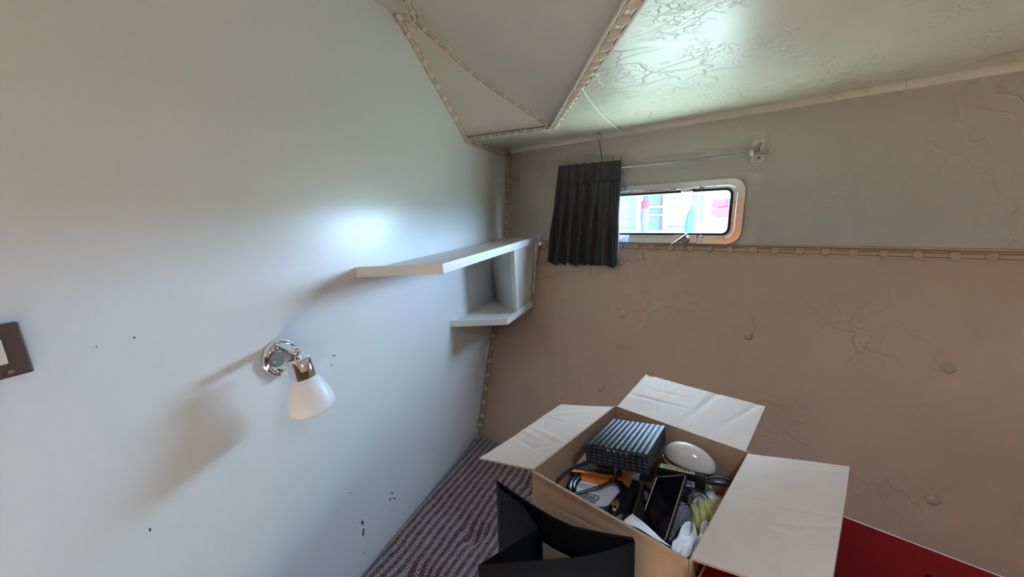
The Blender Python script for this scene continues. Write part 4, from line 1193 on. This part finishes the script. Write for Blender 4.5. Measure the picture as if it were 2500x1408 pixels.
mb = MB(); v = []
for j in range(NH + 1):
    for i in range(NB + 1):
        p = rimpt(i / NB); t = (j / NH) ** 1.4
        q = drop(p, inn * 0.06); v.append(p.lerp(q, t))
f = []
slot = lambda i, j: 15 <= i <= 27 and 6 <= j <= 8 + (1 if 16 <= i <= 26 else 0)
for j in range(NH):
    for i in range(NB):
        if slot(i, j): continue
        a = j * (NB + 1) + i; f.append((a, a + 1, a + NB + 2, a + NB + 1))
mb.add(v, f); build('back_panel', mb, bag_black, bag, smooth=True, solid=0.0012)


def wallp(name, pts, off, n=6):
    mb = MB(); v = []; f = []
    for j in range(n + 1):
        for p in pts: v.append(p.lerp(drop(p, off), j / n))
    W = len(pts)
    for j in range(n):
        for i in range(W - 1): f.append((j * W + i, j * W + i + 1, (j + 1) * W + i + 1, (j + 1) * W + i))
    mb.add(v, f); return build(name, mb, bag_black, bag, smooth=True, angle=25, solid=0.0012)


wallp('front_panel', front, Vector((0, 0.0, 0)))
wallp('right_gusset', [rim[-1], front[0]], inn * 0.015)
# left gusset folded inwards
gfold = onz(1312, 1288, zb + .012)
mb = MB(); top0 = rim[0]; 
gl = [rim[0], onz(1222, 1196, zb), onz(1273, 1232, zb + .003), gfold]
v = []
for j in range(7):
    for k, p in enumerate(gl):
        q = drop(p, Vector((-0.012, -0.004, 0)) if k == 0 else Vector((-0.010 - 0.012 * k, -0.012, 0))); v.append(p.lerp(q, j / 6))
mb.add(v, [(j * 4 + i, j * 4 + i + 1, (j + 1) * 4 + i + 1, (j + 1) * 4 + i) for j in range(6) for i in range(3)])
build('left_gusset', mb, bag_black, bag, smooth=True, angle=30, solid=0.0012)
mb = MB(); mb.add([gfold, drop(gfold, Vector((-0.046, -0.012, 0))), drop(front[-1]), front[-1]], [(0, 1, 2, 3)])
build('left_gusset_front', mb, bag_black, bag, solid=0.0012)

# ================================================================== RED BOX
F1 = Vector((0.139, 0.718, 0)); RD = Vector((0.94, -0.339, 0)).normalized(); RA = Vector((-0.3633, -0.9317, 0))
zr = CZ - 0.505
rbx = empty('red_box', Vector((0.34, 0.55, ZBOT)), 'open red cardboard box half hidden under the right flap', 'box')
RM = [red_board, red_board, mat('pale_board_edge', (0.55, 0.40, 0.34), 0.9)]
hr = Vector((0, 0, zr - ZBOT)); a0 = Vector((F1.x, F1.y, ZBOT))
sheet('far_panel', rbx, a0, RD * 0.42, hr, -Vector((-RD.y, RD.x, 0)), 0.003, 4, 4, RM)
sheet('left_panel', rbx, a0, RA * 0.30, hr, RD, 0.003, 4, 4, RM)
sheet('right_panel', rbx, a0 + RD * 0.42, RA * 0.30, hr, -RD, 0.003, 4, 4, RM)
sheet('near_panel', rbx, a0 + RA * 0.30, RD * 0.42, hr, Vector((-RD.y, RD.x, 0)), 0.003, 4, 4, RM)
sheet('bottom_panel', rbx, a0 + ZV * 0.003, RD * 0.42, RA * 0.30, ZV, 0.003, 1, 1, RM)
e = onz(2262, 1402, 0.62)
fn_ = -Vector((-RD.y, RD.x, 0))
def onfar(px, py):
    r = ray(px, py); n = Vector((-RD.y, RD.x, 0)); d = n.dot(Vector((F1.x, F1.y, 0))) - 0.0006
    t = d / n.dot(r); return Vector((r.x * t, r.y * t, r.z * t + CZ))
mb = MB(); mb.prism([onfar(2258, 1399), onfar(2264, 1402), onfar(2272, 1404), onfar(2276, 1412), onfar(2266, 1416), onfar(2262, 1408)], fn_ * 0.0003); build('printed_mark', mb, print_black, rbx)

# ================================================================== OUTSIDE THE WINDOW
wat = mat('harbour_water', (0.26, 0.29, 0.20), 0.2, bump=[('noise', 3.5, 0.5, 0.06)])
clap = mat('blue_clapboard', (0.075, 0.102, 0.106), 0.8, spec=0.1)
white_out = mat('white_trim_paint', (0.40, 0.41, 0.43), 0.6)
quay_m = mat('quay_concrete', (0.25, 0.25, 0.22), 0.9)
grey_glass = mat('dark_window_glass', (0.05, 0.053, 0.055), 0.6, spec=0.1)
red_out = mat('red_boat_paint', (0.10, 0.014, 0.018), 0.6, spec=0.1)
blue_out = mat('blue_fender_vinyl', (0.018, 0.03, 0.048), 0.7, spec=0.1)
mb = MB(); mb.add([Vector((-120, -120, -0.3)), Vector((120, -120, -0.3)), Vector((120, 180, -0.3)), Vector((-120, 180, -0.3))], [(0, 1, 2, 3)])
tag(build('floor_water', mb, wat), kind='structure')['label'] = 'greenish harbour water outside the window'
mb = MB()
dk0, dk1 = Vector((-1.6, 2.28 + 0.6 * 0.2991, 0)), Vector((3.4, 2.28 - 4.4 * 0.2991, 0))  # unseen deck, added to bounce skylight up onto the ceiling
mb.prism([V(p.x, p.y + o_, -0.275) for p, o_ in ((dk0, 0.0), (dk1, 0.0), (dk1, 0.42), (dk0, 0.42))], (0, 0, -0.02))
tag(build('floor_bounce_deck', mb, mat('cream_bounce_deck', (0.60, 0.58, 0.36), 0.6)), kind='structure')['label'] = 'unseen pale deck added below the window to bounce light up'
YF = 7.7


def fac(px, y, py=None):
    r = ray(px, py or 515); t = y / r.y; return r.x * t, r.z * t + CZ


xr = fac(1718, YF)[0]
mb = MB(); mb.box(Vector(((xr - 8) / 2, YF + 2.1, 0.66)), ((xr + 8) / 2 + 0.6, 0, 0), (0, 3.6, 0), (0, 0, 0.25)); tag(build('ground_quay', mb, quay_m), kind='structure')
hs = empty('boathouse', Vector(((xr - 8) / 2, YF + 1, 0.91)), 'pale blue clapboard boathouse with white posts seen through the window', 'building')
mb = MB(); mb.box(Vector(((xr - 8) / 2, YF + 1.55, 2.4)), ((xr + 8) / 2, 0, 0), (0, 1.5, 0), (0, 0, 1.49)); build('wall', mb, clap, hs)
ph_ = 0.172; z0 = CZ + YF * -0.0638 - 4 * ph_
for k in range(14):
    for (xa, xb) in ((-8, fac(1553, YF)[0]), (fac(1632, YF)[0], xr)):
        za = z0 + k * ph_
        if za < 0.92: continue
        mb = MB(); mb.prism([Vector((xa, YF + 0.05, za)), Vector((xa, YF + 0.045, za + ph_)), Vector((xa, YF + 0.032, za + ph_)), Vector((xa, YF + 0.012, za + 0.004)), Vector((xa, YF + 0.03, za))], (xb - xa, 0, 0)); build('plank', mb, clap, hs)
mb = MB(); mb.box(Vector(((xr - 8) / 2, YF - 1.3, 2.75)), ((xr + 8) / 2 + 0.4, 0, 0), (0, 2.2, 0), (0, 0, 0.06)); build('shade_eave', mb, white_out, hs)  # overhang out of view, added to keep skylight off the facade
for p0_, p1_ in ((1553, 1569), (1618, 1632)):
    xa, xb = fac(p0_, YF)[0], fac(p1_, YF)[0]
    mb = MB(); mb.box(Vector(((xa + xb) / 2, YF + 0.02, 1.93)), ((xb - xa) / 2, 0, 0), (0, 0.05, 0), (0, 0, 1.0)); build('white_trim', mb, white_out, hs, bevel=0.005)
xa, xb = fac(1569, YF)[0], fac(1618, YF)[0]
mb = MB(); mb.box(Vector(((xa + xb) / 2, YF + 0.05, 1.93)), ((xb - xa) / 2, 0, 0), (0, 0.01, 0), (0, 0, 1.0)); dw = build('glazed_door', mb, grey_glass, hs)
for zz_ in (fac(1600, YF, 505)[1], fac(1600, YF, 525)[1]):
    mb = MB(); mb.box(Vector(((xa + xb) / 2, YF + 0.03, zz_)), ((xb - xa) / 2, 0, 0), (0, 0.015, 0), (0, 0, 0.018 if zz_ > 1.3 else 0.012)); build('glazing_bar', mb, white_out, dw)
mb = MB(); mb.box(Vector((xr + 0.05, YF + 0.05, 1.95)), (0.07, 0, 0), (0, 0.07, 0), (0, 0, 1.04)); build('corner_board', mb, white_out, hs)
# broom-like brush leaning at the door
bx_, bz_ = fac(1574, YF - 0.35, 535)
bs = empty('dock_brush', Vector((bx_, YF - 0.35, 0.915)), 'dark red and black dock brush standing by the boathouse door', 'brush')
mb = MB(); mb.lathe([(0.05, 0), (0.075, 0.25), (0.065, 0.42)], Vector((bx_, YF - 0.35, 0.915)), (0, 0, 1), 14); build('bristles', mb, mat('purple_black', (0.030, 0.026, 0.038), 0.8), bs, smooth=True)
mb = MB(); mb.lathe([(0.068, 0.42), (0.068, 0.55), (0.05, 0.56)], Vector((bx_, YF - 0.35, 0.915)), (0, 0, 1), 14); build('red_block', mb, red_out, bs, smooth=True)
for dx_ in (-0.02, 0.025):
    mb = MB(); mb.tube([Vector((bx_ + dx_, YF - 0.35, 1.46)), Vector((bx_ + dx_ * 1.1, YF - 0.33, 1.62))], 0.010, 8); build('handle', mb, blue_out, bs, smooth=True)
# hanging fender
YFe = 5.6
fx, fz = fac(1687, YFe, 545)
fe = empty('boat_fender', Vector((fx, YFe, fz - 0.25)), 'dark blue boat fender hanging on a rope outside the window', 'fender')
mb = MB(); mb.lathe([(0.0001, -0.30), (0.055, -0.27), (0.072, -0.1), (0.068, 0.06), (0.045, 0.14), (0.018, 0.19), (0.012, 0.23)], Vector((fx, YFe, fz)), (0.06, 0, 1), 20); build('body', mb, blue_out, fe, smooth='all')
mb = MB(); mb.tube([Vector((fx + 0.013, YFe, fz + 0.22)), Vector((fx + 0.02, YFe, 2.6))], 0.006, 6); build('rope', mb, blue_out, fe, smooth=True)
fx2, fz2 = fac(1701, YFe + 0.15, 560)
mb = MB(); mb.lathe([(0.0001, -0.30), (0.05, -0.27), (0.06, -0.1), (0.05, 0.06), (0.03, 0.14), (0.012, 0.2)], Vector((fx2, YFe + 0.16, fz2)), (-0.12, 0, 1), 20)
f2 = empty('boat_fender', Vector((fx2, YFe + 0.16, fz2 - 0.3)), 'white boat fender partly behind the dark blue one', 'fender'); build('body', mb, white_out, f2, smooth='all')
mb = MB(); mb.tube([Vector((fx2 - 0.02, YFe + 0.16, fz2 + 0.19)), Vector((fx + 0.02, YFe + 0.1, 2.6))], 0.006, 6); build('rope', mb, blue_out, f2, smooth=True)
# mooring beam carrying both ropes
mb = MB(); mb.box(Vector((fx, YFe + 1.2, 2.62)), (0.05, 0, 0), (0, 1.5, 0), (0, 0, 0.03)); tag(build('mooring_beam', mb, white_out), 'white overhead mooring beam carrying the fender ropes', 'beam')
# red boat
YB = 24.0
rx, rz_ = fac(1752, YB, 530)
bt = empty('red_boat', Vector((rx, YB, -0.3)), 'distant red boat on the water beyond the boathouse', 'boat')
hu = [(-0.9, 0.0), (2.2, 0.0), (2.6, 0.55), (-1.1, 0.45)]
mb = MB(); mb.prism([Vector((rx + x, YB - 0.55, -0.32 + z)) for x, z in ((-0.6, 0), (1.8, 0), (2.2, 0.74), (-0.9, 0.74))], (0, 1.1, 0)); build('lower_hull', mb, white_out, bt, bevel=0.03)
mb = MB(); mb.prism([Vector((rx + x, YB - 0.6, 0.42 + z)) for x, z in hu], (0, 1.2, 0)); build('hull', mb, red_out, bt, bevel=0.03)
mb = MB(); mb.prism([Vector((rx + x, YB - 0.45, 0.92 + z)) for x, z in ((-0.4, 0), (1.0, 0), (0.95, 0.45), (-0.3, 0.45))], (0, 0.9, 0)); build('cabin', mb, red_out, bt, bevel=0.03)
mb = MB(); mb.box(Vector((rx + 0.62, YB - 0.5, 1.08)), (0.22, 0, 0), (0, 0.06, 0), (0, 0, 0.26)); build('cabin_window', mb, blue_out, bt)
